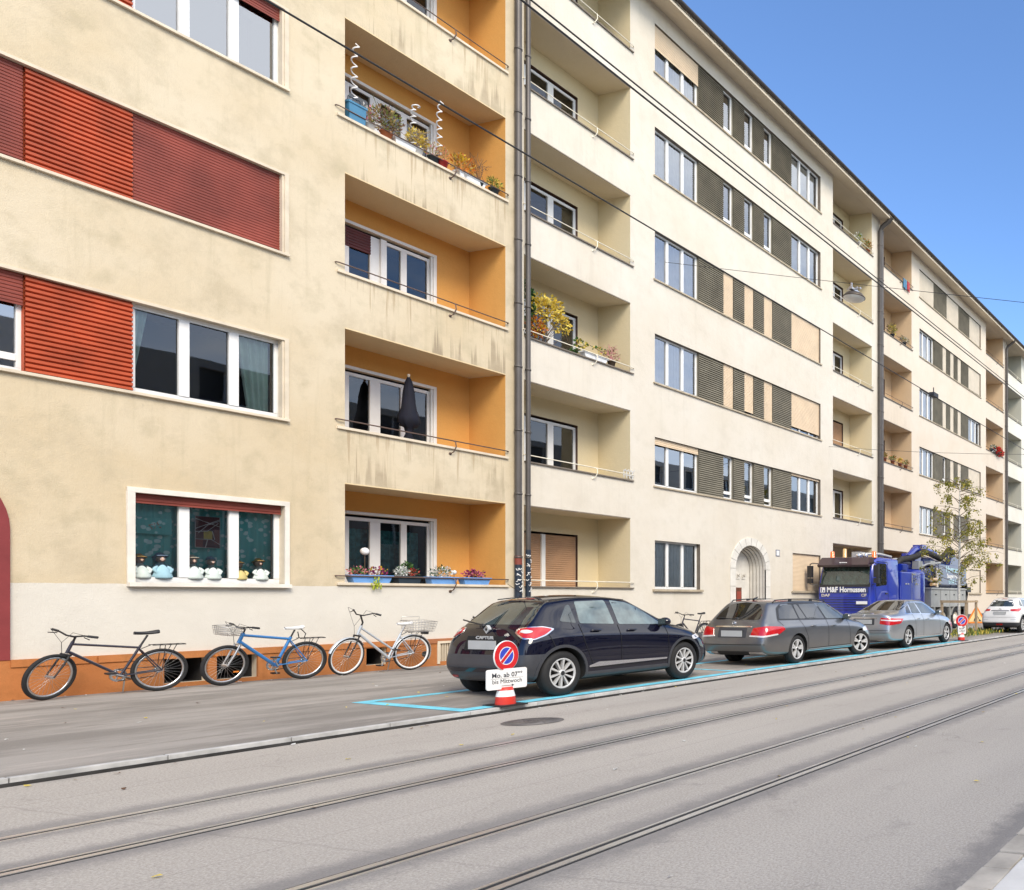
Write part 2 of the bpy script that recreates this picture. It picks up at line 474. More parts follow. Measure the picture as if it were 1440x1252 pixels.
RAILS = [-8.08, -7.03, -5.14, -4.10]
MT['road'] = M_road(); MT['pave'] = M_pave()
MT['kerb'] = M_plain('granite_kerb', (.44, .435, .425), .7, var=.25, scale=5, bmp=.3)
MT['slab'] = M_plain('pale_slab', (.62, .60, .56), .8, var=.1, scale=4, bmp=.2)
MT['sett'] = M_plain('granite_sett', (.44, .40, .34), .8, var=.3, scale=3, bmp=.3)
MT['earth'] = M_plain('bare_ground', (.16, .14, .11), .95)
MT['blue'] = M_plain('blue_marking', (.16, .56, .70), .7, var=.22, scale=5)

b = MB(); b.face([(-400,-300,-.06),(400,-300,-.06),(400,600,-.06),(-400,600,-.06)])
struct(b.build('ground', 'earth'))
b = MB(); b.face([(-10.235,YA,0),(-1.62,YA,0),(-1.62,YB,0),(-10.235,YB,0)])
struct(b.build('road', 'road'))
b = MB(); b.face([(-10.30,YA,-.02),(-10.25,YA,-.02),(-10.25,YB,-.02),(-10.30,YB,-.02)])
struct(b.build('gutter_shade', M_plain('gutter_shade_dark', (.03,.028,.026), .9)))  # dark strip painting in the shadow line along the kerb
b = MB()
prof = [(-10.365, .07), (-12.6, .12), (-17.2, .155)]
for (xa, za), (xb, zb) in zip(prof, prof[1:]):
    b.face([(xa,YA,za),(xa,YB,za),(xb,YB,zb),(xb,YA,zb)])
struct(b.build('pavement', 'pave'))
b = MB(); y = YA
while y < YB:
    L = 1.0 if y < 60 else 8.0
    b.box(-10.36, -10.29, y+.004, y+L-.004, -.05, .072+rnd.uniform(-.002,.002)); y += L
struct(b.build('kerb', 'kerb', bevel=.008))
b = MB(); b.box(-10.289, -10.272, YA, YB, -.05, .026); struct(b.build('kerb_foot', M_plain('kerb_shade_grime', (.035, .033, .032), .9, var=.5, scale=4)))  # dark kerb face: shadow line put into the colour, along with grime
# far pavement on the camera's own side: a row of setts, a pale slab strip, then asphalt
b = MB(); y = YA
while y < 120:
    L = rnd.uniform(.2, .34) if -5 < y < 30 else 4.0
    b.box(-1.615, -1.44+rnd.uniform(-.01,.01), y+.006, y+L-.006, -.05, .05+rnd.uniform(-.006,.006)); y += L
struct(b.build('sett_edging', 'sett', bevel=.012))
b = MB(); y = YA
while y < 120:
    L = 1.2 if -5 < y < 30 else 6.0
    b.box(-1.42, -1.10, y+.004, y+L-.004, -.05, .066); y += L
struct(b.build('kerb', 'slab', bevel=.01))
b = MB(); b.face([(-1.10,YA,.06),(8,YA,.06),(8,YB,.06),(-1.10,YB,.06)]); b.face([(-1.62,YA,.0),(-1.10,YA,.0),(-1.10,YB,.0),(-1.62,YB,.0)])
struct(b.build('pavement', 'pave'))
# blue parking bay outline
zb = lambda D: zs(D)+.004
b = MB()
def strip(D0, D1, y0, y1):
    b.face([(-D0,y0,zb(D0)),(-D0,y1,zb(D0)),(-D1,y1,zb(D1)),(-D1,y0,zb(D1))])
strip(10.39, 10.60, 7.95, 25.6); strip(12.26, 12.44, 7.95, 25.6); strip(10.60, 12.26, 7.95, 8.13)
strip(10.56, 12.26, 13.75, 13.87); strip(10.56, 12.26, 19.9, 20.02)
struct(b.build('parking_marking', 'blue'))
# rails
MT['railst'] = M_plain('worn_rail_steel', (.70, .69, .67), .34, metal=.85, var=.12, scale=3)
MT['groove'] = M_plain('rail_groove', (.02, .02, .022), .8)
where = ['nearest the parked cars', 'second from the parked cars', 'second from the pale kerb stones', 'nearest the pale kerb stones']
for i, x in enumerate(RAILS):
    b = MB(); sgn = 1 if i % 2 == 0 else -1
    b.box(x-(.036 if sgn > 0 else .024), x+(.024 if sgn > 0 else .036), YA, YB, -.05, .006, 0)
    b.box(x+sgn*.026, x+sgn*.068, YA, YB, -.05, .002, 1); b.box(x-sgn*.056, x-sgn*.037, YA, YB, -.05, .0025, 1)
    b.box(x+sgn*.070, x+sgn*.095, YA, YB, -.05, .005, 0)
    tag(b.build('tram_rail', ['railst', 'groove']), 'grooved steel tram rail sunk in the asphalt, %s' % where[i], 'rail', 'tram rails along the street')
# manhole
b = MB()
T = Matrix.Translation((-9.14, 7.92, .004))
b.lathe([(0,.003),(.30,.003),(.30,0),(.345,.0)], 28, 0, T)
for k in range(8):
    for rr in (.08, .16, .24):
        a = k*PI/4+rr*6
        b.box(-9.14+rr*cos(a)-.02, -9.14+rr*cos(a)+.02, 7.92+rr*sin(a)-.02, 7.92+rr*sin(a)+.02, .0075, .0105, 0)
tag(b.build('manhole_cover', M_plain('cast_iron', (.17, .155, .145), .6, metal=.5, var=.3)), 'round dark iron manhole cover in the road beside the blue bay', 'manhole')
# ------------------------------------------------------------------ buildings
FX = -17.0
ST = 2.96
sill = lambda i: 1.83+ST*i
wtop = lambda i: sill(i)+1.40
soff = lambda i: sill(i)+1.93
EAVE = soff(5)

def wall_cells(mb, y0, y1, z0, z1, holes, mi=0, x=0.0):
    ys = sorted({y0, y1, *[h[0] for h in holes], *[h[1] for h in holes]})
    zz = sorted({z0, z1, *[h[2] for h in holes], *[h[3] for h in holes]})
    ys = [v for v in ys if y0 <= v <= y1]; zz = [v for v in zz if z0 <= v <= z1]
    for a, b2 in zip(ys, ys[1:]):
        run = None
        for c, d in zip(zz, zz[1:]):
            my, mz = (a+b2)/2, (c+d)/2
            hole = any(h[0] < my < h[1] and h[2] < mz < h[3] for h in holes)
            if not hole: mb.face([(x,a,c),(x,b2,c),(x,b2,d),(x,a,d)], mi)

def reveal(mb, y0, y1, z0, z1, xa, xb, mi=0, back=None):
    mb.face([(xa,y0,z0),(xa,y1,z0),(xb,y1,z0),(xb,y0,z0)], mi)
    mb.face([(xa,y0,z1),(xb,y0,z1),(xb,y1,z1),(xa,y1,z1)], mi)
    mb.face([(xa,y0,z0),(xb,y0,z0),(xb,y0,z1),(xa,y0,z1)], mi)
    mb.face([(xa,y1,z0),(xa,y1,z1),(xb,y1,z1),(xb,y1,z0)], mi)
    if back is not None: mb.face([(xb,y0,z0),(xb,y1,z0),(xb,y1,z1),(xb,y0,z1)], back)

def slats(mb, y0, y1, z0, z1, x, n, depth, mi=0, prof='saw'):
    h = (z1-z0)/n
    for k in range(n):
        a = z0+k*h
        if prof == 'saw':
            mb.face([(x+depth,y0,a),(x+depth,y1,a),(x,y1,a+h),(x,y0,a+h)], mi)
            mb.face([(x-.002,y0,a),(x-.002,y1,a),(x+depth,y1,a),(x+depth,y0,a)], mi)
        else:
            q = [(x, a), (x+depth, a+h*.22), (x+depth, a+h*.72), (x, a+h*.94), (x, a+h)]
            for (xa, za), (xb, zb_) in zip(q, q[1:]):
                mb.face([(xa,y0,za),(xa,y1,za),(xb,y1,zb_),(xb,y0,zb_)], mi)

def make_window(root, y0, y1, z0, z1, mull, fm='white', x=-.13, w=.055, mw=.085, shut=0.0, sm='beige', low=None, head=0.0, label=None, gm='glass'):
    """frame = the part itself; pane, shutter = its sub-parts"""
    f = MB(); x1 = x; x0 = x-.05
    zt = z1-head
    f.box(x0,x1,y0,y1,z0,z0+w*1.3); f.box(x0,x1,y0,y1,zt-w,zt)
    f.box(x0,x1,y0,y0+w,z0+w*1.3,zt-w); f.box(x0,x1,y1-w,y1,z0+w*1.3,zt-w)
    for m in range(1, mull+1):
        yc = y0+(y1-y0)*m/(mull+1)
        f.box(x0,x1+.012,yc-mw/2,yc+mw/2,z0+w*1.3,zt-w)
    if low is not None:
        f.box(x0,x1+.004,y0+w,y1-w,z0+low,z0+low+.10)
    if shut > 0.02 and sm in ('redd', 'beige', 'grshut') and head > 0:
        pass
    o = f.build('window', fm, root, label, bevel=.006)
    p = MB(); p.face([(x-.03,y0+w*.5,z0+w*.5),(x-.03,y1-w*.5,z0+w*.5),(x-.03,y1-w*.5,zt-w*.5),(x-.03,y0+w*.5,zt-w*.5)])
    p.build('pane', gm, o)
    if shut > 0.0:
        s = MB(); n = max(2, int((z1-z0)*shut/.048)); zb_ = z1-(z1-z0)*shut
        xs = x+.055
        slats(s, y0+.012, y1-.012, zb_, z1, xs, n, .010, 0, 'round')
        s.box(xs-.006, xs+.012, y0+.012, y1-.012, zb_-.03, zb_-.001)
        s.build('shutter', sm, o)
    return o

def panel(root, y0, y1, z0, z1, m, n=22, x=-.075, dep=.030, prof='saw'):
    b = MB(); slats(b, y0, y1, z0+.01, z1-.02, x, n, dep, 0, prof)
    b.face([(x-.004,y0,z0),(x-.004,y1,z0),(x-.004,y1,z1),(x-.004,y0,z1)])
    b.face([(x-.06,y0,z0),(x+.012,y0,z0),(x+.012,y0,z1),(x-.06,y0,z1)]); b.face([(x-.06,y1,z0),(x-.06,y1,z1),(x+.012,y1,z1),(x+.012,y1,z0)])
    return b.build('louvre_panel', m, root)

def balcony(root, i, y0, y1, door, c, brack=.62, door_shut=0.0, dlabel=None):
    """parapet, slab and recess = the part; cap, railing, balcony_door = sub-parts"""
    D = 1.1; b = MB()
    zt = sill(i); zs_ = soff(i-1) if i > 0 else .55
    zf = zs_+.2; zc = soff(i)
    if i > 0:
        b.face([(0,y0,zs_),(0,y1,zs_),(0,y1,zt),(0,y0,zt)], 0)          # front of the parapet
        b.face([(0,y0,zs_),(-D,y0,zs_),(-D,y1,zs_),(0,y1,zs_)], 2)      # underside = soffit below
        b.box(.0, .006, y0, y1, zs_-.0, zs_+.022, 3)
    b.face([(0,y0,zt),(0,y1,zt),(-.16,y1,zt),(-.16,y0,zt)], 0)
    b.face([(-.16,y0,zt),(-.16,y1,zt),(-.16,y1,zf),(-.16,y0,zf)], 1)
    b.face([(-.16,y0,zf),(-.16,y1,zf),(-D,y1,zf),(-D,y0,zf)], 2)
    top = zc
    for yy, s in ((y0, 1), (y1, -1)):
        q = [(0,yy,zf),(-D,yy,zf),(-D,yy,top),(0,yy,top)]
        b.face(q if s < 0 else q[::-1], 1)
    d0, d1, dz = door
    hole = [(d0, d1, zf, sill(i)+dz)]
    wall_cells(b, y0, y1, zf, top, hole, 1, -D)
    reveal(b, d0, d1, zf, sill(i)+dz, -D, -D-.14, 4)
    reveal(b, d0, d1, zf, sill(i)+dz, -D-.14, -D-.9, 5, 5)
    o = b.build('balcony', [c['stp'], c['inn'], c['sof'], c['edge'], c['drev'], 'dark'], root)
    # cap
    k = MB(); k.box(-.19, .045, y0-c['ov'][0], y1+c['ov'][1], zt, zt+c['capt'])
    k.build('parapet_cap', c['cap'], o, bevel=.006)
    # rail on top
    r = MB(); zr = zt+.175; xr = .05; ya, yb = y0-c['ov'][0]-.02, y1+c['ov'][1]+.0
    r.tube([(-.02,ya,zr),(xr-.02,ya,zr),(xr,ya+.03,zr),(xr,yb-.03,zr),(xr-.02,yb,zr),(-.02,yb,zr)], .013, 6)
    ym = y0+(y1-y0)*brack
    r.tube([(xr,ym,zr),(xr+.045,ym+.02,zr-.03),(xr+.05,ym+.03,zr-.13),(xr+.02,ym-.01,zr-.25),(0,ym-.03,zr-.28)], .012, 6)
    r.lathe([(0,.012),(.03,.012),(.03,0)], 10, 0, Matrix.Translation((.0, ym-.03, zr-.28)) @ Matrix.Rotation(R(90), 4, 'Y'))
    r.build('railing', c['rail'], o)
    # glazed door
    f = MB(); x0, x1 = -D-.12, -D-.07; w = .07
    z0, z1 = zf, sill(i)+dz-.05
    n = c['leaves']; 
    f.box(x0,x1,d0,d1,z1-.07,z1); f.box(x0,x1,d0,d0+w,z0,z1-.07); f.box(x0,x1,d1-w,d1,z0,z1-.07)
    for k_ in range(1, n):
        yc = d0+(d1-d0)*k_/n
        wd = c['posts'][k_-1]
        f.box(x0,x1+.01,yc-wd/2,yc+wd/2,z0,z1-.07)
    f.box(x0,x1,d0+w,d1-w,z0,z0+.15)
    if c['surr']:
        f.box(-D+.001,-D+.025,d0-.07,d1+.07,sill(i)+dz,sill(i)+dz+.06); f.box(-D+.001,-D+.025,d1,d1+.07,z0,sill(i)+dz)
        f.box(-D-.06,-D+.0,d1-.035,d1-.001,z0,sill(i)+dz-.001)
    dm = f.build('balcony_door', c['dfm'], o, bevel=.006)
    return o, dm, (d0, d1, z0, z1)

def door_pane(dm_parent, rect, x=-1.195):
    d0, d1, z0, z1 = rect
    p = MB(); p.face([(x,d0+.03,z0+.1),(x,d1-.03,z0+.1),(x,d1-.03,z1-.03),(x,d0+.03,z1-.03)])
    return p.build('door_pane', 'glass1', dm_parent)

def arch_entrance(root, yc, c):
    b = MB(); ri, ro, zsp = .80, 1.06, 2.55; n = 20; dep = -.52
    A = [PI*k/n for k in range(n+1)]
    inner = [(yc+ri*cos(a), zsp+ri*sin(a)) for a in A]
    outer = [(yc+ro*cos(a), zsp+ro*sin(a)) for a in A]
    # spandrels
    zt = zsp+1.09
    for k in range(n):
        (ya, za), (yb, zb_) = outer[k], outer[k+1]
        b.face([(0.0,ya,za),(0.0,ya,zt),(0.0,yb,zt),(0.0,yb,zb_)], 0)
    b.face([(0,yc+ro,.1),(0,yc+1.09,.1),(0,yc+1.09,zt),(0,yc+ro,zt)], 0); b.face([(0,yc-1.09,.1),(0,yc-ro,.1),(0,yc-ro,zt),(0,yc-1.09,zt)], 0)
    # stone ring and jambs, standing a little proud, in separate blocks
    for k in range(0, n, 2):
        a0, a1 = A[k]+.006, A[k+2]-.006
        def P(r, a, x): return (x, yc+r*cos(a), zsp+r*sin(a))
        am = (a0+a1)/2
        for (p, q) in ((a0, am), (am, a1)):
            b.face([P(ri,p,.035),P(ro,p,.035),P(ro,q,.035),P(ri,q,.035)], 1)
            b.face([P(ro,p,.035),P(ro,p,0),P(ro,q,0),P(ro,q,.035)], 1)
    for s in (-1, 1):
        z = .1
        while z < zsp-.05:
            h = min(.62, zsp-z)
            ya, yb = sorted((yc+s*ri, yc+s*ro)); b.box(-.02, .035, ya, yb, z+.005, z+h-.005, 1); z += h
    # barrel of the recess with ribs
    steps = 5
    for j in range(steps):
        xa, xb = .03-(j)*.11, .03-(j+1)*.11+.012
        rr = ri-.035*j
        for k in range(n):
            a0, a1 = A[k], A[k+1]
            b.face([(xa,yc+rr*cos(a0),zsp+rr*sin(a0)),(xb,yc+rr*cos(a0),zsp+rr*sin(a0)),(xb,yc+rr*cos(a1),zsp+rr*sin(a1)),(xa,yc+rr*cos(a1),zsp+rr*sin(a1))], 1)
            r2 = rr-.035
            b.face([(xb,yc+rr*cos(a0),zsp+rr*sin(a0)),(xb,yc+r2*cos(a0),zsp+r2*sin(a0)),(xb,yc+r2*cos(a1),zsp+r2*sin(a1)),(xb,yc+rr*cos(a1),zsp+rr*sin(a1))], 2)
        for s in (-1, 1):
            b.face([(xa,yc+s*rr,.1),(xb,yc+s*rr,.1),(xb,yc+s*rr,zsp),(xa,yc+s*rr,zsp)], 1)
            b.face([(xb,yc+s*rr,.1),(xb,yc+s*(rr-.035),.1),(xb,yc+s*(rr-.035),zsp),(xb,yc+s*rr,zsp)], 2)
    b.box(dep-.1, dep, yc-ri, yc+ri, .1, zsp+ri, 1)
    b.face([(dep-.1,yc-ri,.16),(.03,yc-ri,.16),(.03,yc+ri,.16),(dep-.1,yc+ri,.16)], 1)
    o = b.build('entrance_arch', [c['st'], 'stone', 'stonej'], root)
    # three carved reliefs in a band, panelled door below
    k = MB()
    for q in (-.30, 0, .30):
        k.box(dep, dep+.02, yc+q-.09, yc+q+.09, 2.22, 2.42)
        k.tube([(dep+.03,yc+q-.05,2.26),(dep+.03,yc+q-.03,2.37),(dep+.03,yc+q+.05,2.30),(dep+.03,yc+q+.06,2.39)], .014, 5, 1)
    k.build('carved_relief', ['stone', 'stonej'], o)
    d = MB(); d.box(dep, dep+.05, yc-.42, yc+.16, .17, 1.93, 0)
    for r_ in range(3):
        for s in range(2):
            d.box(dep+.05, dep+.065, yc-.38+s*.27, yc-.15+s*.27, .3+r_*.54, .72+r_*.54, 1)
    dd = d.build('front_door', ['door', 'redd'], o, bevel=.005)
    return o

def building(name_label, b0, c, W=17.5):
    root = thing('apartment_building', name_label, 'apartment building', (FX, b0, 0))
    g = c['geo']
    L, Rr = g['balL'], g['balR']
    holes = []
    if L: holes.append((L[0], L[1], sill(0), EAVE))
    if Rr: holes.append((Rr[0], Rr[1], sill(0), EAVE))
    for i in range(1, 6): holes.append((g['WL'][0], g['WR'][1], sill(i), wtop(i)))
    for k in ('WL', 'WR'): holes.append((*g[k], sill(0), wtop(0)))
    ac = g['arch']
    holes.append((ac-1.09, ac+1.09, 0.1, 3.64))
    for h in c.get('cellar', []): holes.append(h)
    b = MB(); wall_cells(b, 0, W, 0, EAVE, holes, 0)
    for h in holes[(1 if L else 0)+(1 if Rr else 0):]:
        if h[1]-h[0] == 2.18 or abs(h[3]-3.64) < 1e-6: continue
        dp = -.19 if h[3] > 1 else -.12
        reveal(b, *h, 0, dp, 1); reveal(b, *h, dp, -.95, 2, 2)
    # ends, back
    b.face([(0,0,0),(-11,0,0),(-11,0,EAVE),(0,0,EAVE)], 0); b.face([(0,W,0),(0,W,EAVE),(-11,W,EAVE),(-11,W,0)], 0)
    b.face([(-11,0,0),(-11,W,0),(-11,W,EAVE),(-11,0,EAVE)], 0)
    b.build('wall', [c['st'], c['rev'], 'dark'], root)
    # roof: eave box, gutter, tiles
    b = MB(); OV = .62
    b.prism([(0.0, EAVE+.0), (OV, EAVE-.13), (OV, EAVE+.0), (OV-.05, EAVE+.10), (-.2, EAVE+.3), (-.2, EAVE)], .0, W, 'y', 0)
    if L: b.face([(0,L[0],EAVE+.001),(-1.1,L[0],EAVE+.001),(-1.1,L[1],EAVE+.001),(0,L[1],EAVE+.001)], 0)
    if Rr: b.face([(0,Rr[0],EAVE+.001),(-1.1,Rr[0],EAVE+.001),(-1.1,Rr[1],EAVE+.001),(0,Rr[1],EAVE+.001)], 0)
    b.face([(OV-.04,0,EAVE+.12),(OV-.04,W,EAVE+.12),(-5.5,W,EAVE+3.6),(-5.5,0,EAVE+3.6)], 1)
    b.face([(-5.5,0,EAVE+3.6),(-5.5,W,EAVE+3.6),(-11,W,EAVE+.1),(-11,0,EAVE+.1)], 1)
    for k in range(int(W/.3)): b.box(OV-.10, OV+.03, k*.3+.01, k*.3+.27, EAVE+.13, EAVE+.185, 1)
    rf = b.build('roof', ['eave', 'tiles'], root)
    gt = MB(); gt.box(OV, OV+.03, 0.0, W, EAVE-.125, EAVE-.06)
    gt.build('eave_trim', 'trim', rf)
    gt = MB()
    n = 8
    q = [(OV+.085+.075*cos(PI+PI*k/n), EAVE+.10+.085*sin(PI+PI*k/n)) for k in range(n+1)]
    gt.prism(q, .0, W, 'y'); gt.build('gutter', 'gutter', rf)
    # storey bands
    for i in range(0, 6):
        s = c['shut'][i]
        if i > 0:
            z0, z1 = sill(i), wtop(i)
            k = MB()
            k.box(-.14, c['sillp'], g['WL'][0]-.06, g['WR'][1]+.06, z0-.045, z0)
            k.build('sill', c['sill'], root, bevel=.006)
            if c['trimtop']:
                k = MB(); k.box(0, .022, g['WL'][0]-.06, g['WR'][1]+.06, z1, z1+.045)
                k.box(0, .022, g['WR'][1], g['WR'][1]+.06, z0, z1); k.box(-.10, 0, g['WR'][1]-.03, g['WR'][1]-.001, z0, z1-.001)
                k.build('window_surround', 'trim', root)
            if len(s) == 3:   # three wide windows
                ys = g['three']
                for q, (a, d) in enumerate(ys): make_window(root, a, d, z0, z1, 2, shut=s[q], sm=c['shutm'], head=.02)
                for (a, d) in zip([y[1] for y in ys[:-1]], [y[0] for y in ys[1:]]): panel(root, a, d, z0, z1, c['pan'], c['np'])
            sl = g['slim'] if len(s) == 5 else None
        if i > 0 and len(s) == 5:
            make_window(root, *g['WL'], z0, z1, 2, shut=s[0], sm=c['shutm'], mw=c['mw'], w=c['fw'])
            make_window(root, *g['WR'], z0, z1, 2, shut=s[4], sm=c['shutm'], mw=c['mw'], w=c['fw'], gm='glass1' if c['trimtop'] and i < 3 else 'glass')
            edge = [g['WL'][1]]+[v for q in sl for v in q]+[g['WR'][0]]
            for a, d in zip(edge[0::2], edge[1::2]): panel(root, a, d, z0, z1, c['pan'], c['np'], dep=c['pd'], prof=c['pp'])
            for q, (a, d) in enumerate(sl): make_window(root, a, d, z0, z1, 0, shut=s[1+q], sm=c['shutm'], low=.16, w=.05)
        elif i == 0:
            for key, sv in (('WL', s[0]), ('WR', s[-1])):
                z0, z1 = sill(0), wtop(0); a, d = g[key]
                w = make_window(root, a, d, z0, z1, 2, shut=sv, sm=c['shutm'], mw=c['mw'], w=c['fw'], gm='glass1')
                k = MB(); k.box(-.14, c['sillp']+.03, a-.09, d+.07, z0-.065, z0)
                if c['trimtop']:
                    k.box(0, .03, a-.09, d+.07, z1, z1+.08); k.box(0, .03, a-.09, a, z0, z1); k.box(0, .03, d, d+.07, z0, z1)
                k.build('window_surround' if c['trimtop'] else 'sill', c['trimg'], w, bevel=.006)
        for key, dr in (('balL', 'doorL'), ('balR', 'doorR')):
            if g[key]:
                o, dm, rect = balcony(root, i, *g[key], g[dr], c)
                # the pane is a second sub-part of the balcony
                door_pane(o, rect)
                ds = c.get('dshut', {}).get((key, i), 0)
                if ds:
                    k = MB(); x = -1.16; d0, d1, z0, z1 = rect; zb_ = z1-(z1-sill(i)+.25)*ds
                    k.box(x+.0, x+.05, (d0+d1)/2+.08, (d0+d1)/2+.19, z0, z1, 1)
                    slats(k, d0+.02, (d0+(d1-d0)*.46 if c['leaves'] == 4 else d1-.02), zb_, z1, x, max(2, int((z1-zb_)/.055)), .01, 0, 'round')
                    k.build('shutter', [c['dshm'], 'white'], o)
    arch_entrance(root, ac, c)
    return root

base_geo = dict(WL=(4.2, 6.06), WR=(10.94, 12.80), slim=[(7.20, 7.69), (8.25, 8.74), (9.31, 9.80)], arch=8.5,
                balL=(.1, 3.3), balR=(13.7, 16.9), doorL=(.3, 2.63, 1.45), doorR=(14.35, 16.35, 1.45), three=[(4.2, 6.06), (7.75, 9.45), (11.1, 12.80)])
# the cream building on the left
B1 = -2.97
g1 = dict(base_geo); g1.update(WL=(1.22-B1, 3.10-B1), WR=(7.87-B1, 9.80-B1), slim=[(4.27-B1, 4.77-B1), (5.27-B1, 5.77-B1), (6.27-B1, 6.77-B1)], arch=5.52-B1,
          balL=(.12, 3.25), balR=(10.76-B1, 14.03-B1), doorL=(.9, 2.9, 1.45), doorR=(10.92-B1, 13.2-B1, 1.47))
c1 = dict(geo=g1, st='st1', stp='st1p', inn='in1', sof='so1', edge='so1', rev='trim', drev='trim', cap='trim', ov=(.14, .05), capt=.05, rail='rail1', dfm='white', leaves=4, posts=[.16, .2, .12], surr=True,
          sill='trim', sillp=.06, trimtop=True, trimg='trimw', pan='red', np=19, pd=.04, pp='round', shutm='redd', mw=.13, fw=.07,
          cellar=[(8.19-B1, 8.73-B1, .22, .62), (8.84-B1, 9.40-B1, .22, .62), (11.10-B1, 11.48-B1, .27, .60), (12.50-B1, 12.80-B1, .24, .62)],
          shut=[(.1, 0, 0, 0, .09), (0, 0, 0, .3, 0), (1, 1, 1, 1, 1), (.1, .1, 0, .1, .14), (0, 1, 0, 0, .3), (0, 0, 0, 0, 0)],
          dshut={('balR', 2): .24, ('balR', 4): 0}, dshm='reddk')
bld1 = building('weathered cream apartment building with red louvred shutters and ochre balcony recesses', B1, c1, W=17.33)
# the off-white building
B2 = 14.40
g2 = dict(base_geo)
c2 = dict(geo=g2, st='st2', stp='st2p', inn='in2', sof='so2', edge='cap2', rev='cap2', drev='brown', cap='cap2', ov=(.0, .1), capt=.035, rail='rail2', dfm='white', leaves=3, posts=[.15, .17], surr=False,
          sill='sill2', sillp=.05, trimtop=False, trimg='sill2', pan='olive', np=21, pd=.042, pp='saw', shutm='beige', mw=.085, fw=.055,
          shut=[(0, 0, 0, 0, 1), (.12, 0, 0, 0, .04), (0, 1, .9, 1, .86), (0, 1, 1, 1, 1), (0, 0, 0, 0, 0), (.45, 0, 0, 0, 0)],
          dshut={('balL', 0): .97, ('balR', 1): 0, ('balR', 0): .9, ('balR', 2): .9}, dshm='bshut')
bld2 = building('off-white apartment building with olive louvred panels and pale yellow balcony recesses', B2, c2, W=17.55)
B3 = 31.98
c3 = dict(c2); c3.update(st='st3', stp='st3p', inn='in3', sof='so3', rail='rail1', shutm='grshut',
          shut=[(.0, 0, 0, 0, 1), (0, 0, 1, 0, .98), (0, 0, 1, 1, .9), (0, 1, 1, 1, 0), (0, 1, 1, 1, .9), (1, 1, 1)],
          dshut={('balL', 0): .9})
bld3 = building('rose-tinted apartment building with apricot balcony recesses behind the blue truck', B3, c3, W=17.5)
B4 = 49.5
c4 = dict(c2); c4.update(st='st4', stp='st4', inn='in4', sof='in4', shut=[(0, 0, 0, 0, 0)]*6, dshut={})
bld4 = building('grey-white apartment building farthest along the street', B4, c4, W=17.5)

# plinths (parts of their buildings)
b = MB(); X = .045
ho = [(h[0], h[1], h[2], h[3]) for h in c1['cellar']]
def plinth(mb, y0, y1, z1, holes, mi=0):
    wall_cells(mb, y0, y1, .05, z1, holes, mi, X)
    for h in holes: reveal(mb, *h, X, -.001, mi)
    mb.face([(X,y0,z1),(X,y1,z1),(0,y1,z1),(0,y0,z1)], mi)
zpl = .72
plinth(b, 0, 17.33, zpl, ho, 0)
y = 5.52-B1+1.08
while y < 17.2:
    L = rnd.uniform(.5, 1.1); b.box(X, X+.018, y, min(17.3, y+L-.02), zpl-.10+rnd.uniform(-.01, .01), zpl+.004, 1 if y > 11.5-B1 else 0); y += L
b.build('plinth', ['plinth1', 'plinth1b'], bld1)
k = MB()
T = Matrix.Translation((X+.002, 12.2-B1, .42)) @ Matrix.Rotation(R(90), 4, 'Y')
k.lathe([(0,.0),(.05,.0),(.06,.004),(.06,-.01)], 14, 0, T); k.build('vent_hole', 'dark', bld1)
k = MB()
for (a, d, e, f) in ho[-1:]:
    for q in range(6): k.box(.0, X-.004, a+.03+q*(d-a-.06)/5-.008, a+.03+q*(d-a-.06)/5+.008, e, f)
    k.box(X, X+.02, a-.05, d+.05, f, f+.05); k.box(X, X+.02, a-.05, a, e-.05, f); k.box(X, X+.02, d, d+.05, e-.05, f)
k.build('vent_grille', 'trim', bld1)
for bd, W, zt, mm in ((bld2, 17.55, .52, 'plinth2'), (bld3, 17.5, .62, 'plinth2'), (bld4, 17.5, .6, 'plinth2')):
    b = MB()
    for a, d in ((0, 7.43), (9.57, W)): plinth(b, a, d, zt, [], 0)
    b.build('plinth', mm, bd)

# burgundy surround and door of the cream building's arch
ac = g1['arch']; b = MB(); n = 24
for k in range(n):
    a0, a1 = PI*k/n, PI*(k+1)/n
    for (ra, rb, xa, mi) in ((.86, 1.075, .055, 0), (.80, .86, .02, 1)):
        P = lambda r, a: (xa, ac+r*cos(a), 2.55+r*sin(a))
        b.face([P(ra,a0), P(rb,a0), P(rb,a1), P(ra,a1)], mi)
        q = P(rb, a0); q2 = P(rb, a1)
        b.face([q, (0, q[1], q[2]), (0, q2[1], q2[2]), q2], mi)
for s in (-1, 1):
    ya, yb = sorted((ac+s*.86, ac+s*1.075)); b.box(.036, .055, ya, yb, .72, 2.55, 0)
    ya, yb = sorted((ac+s*.75, ac+s*.86)); b.box(.036, .04, ya, yb, .1, 2.55, 1)
b.build('arch_surround', ['burg', 'reddk'], bld1)

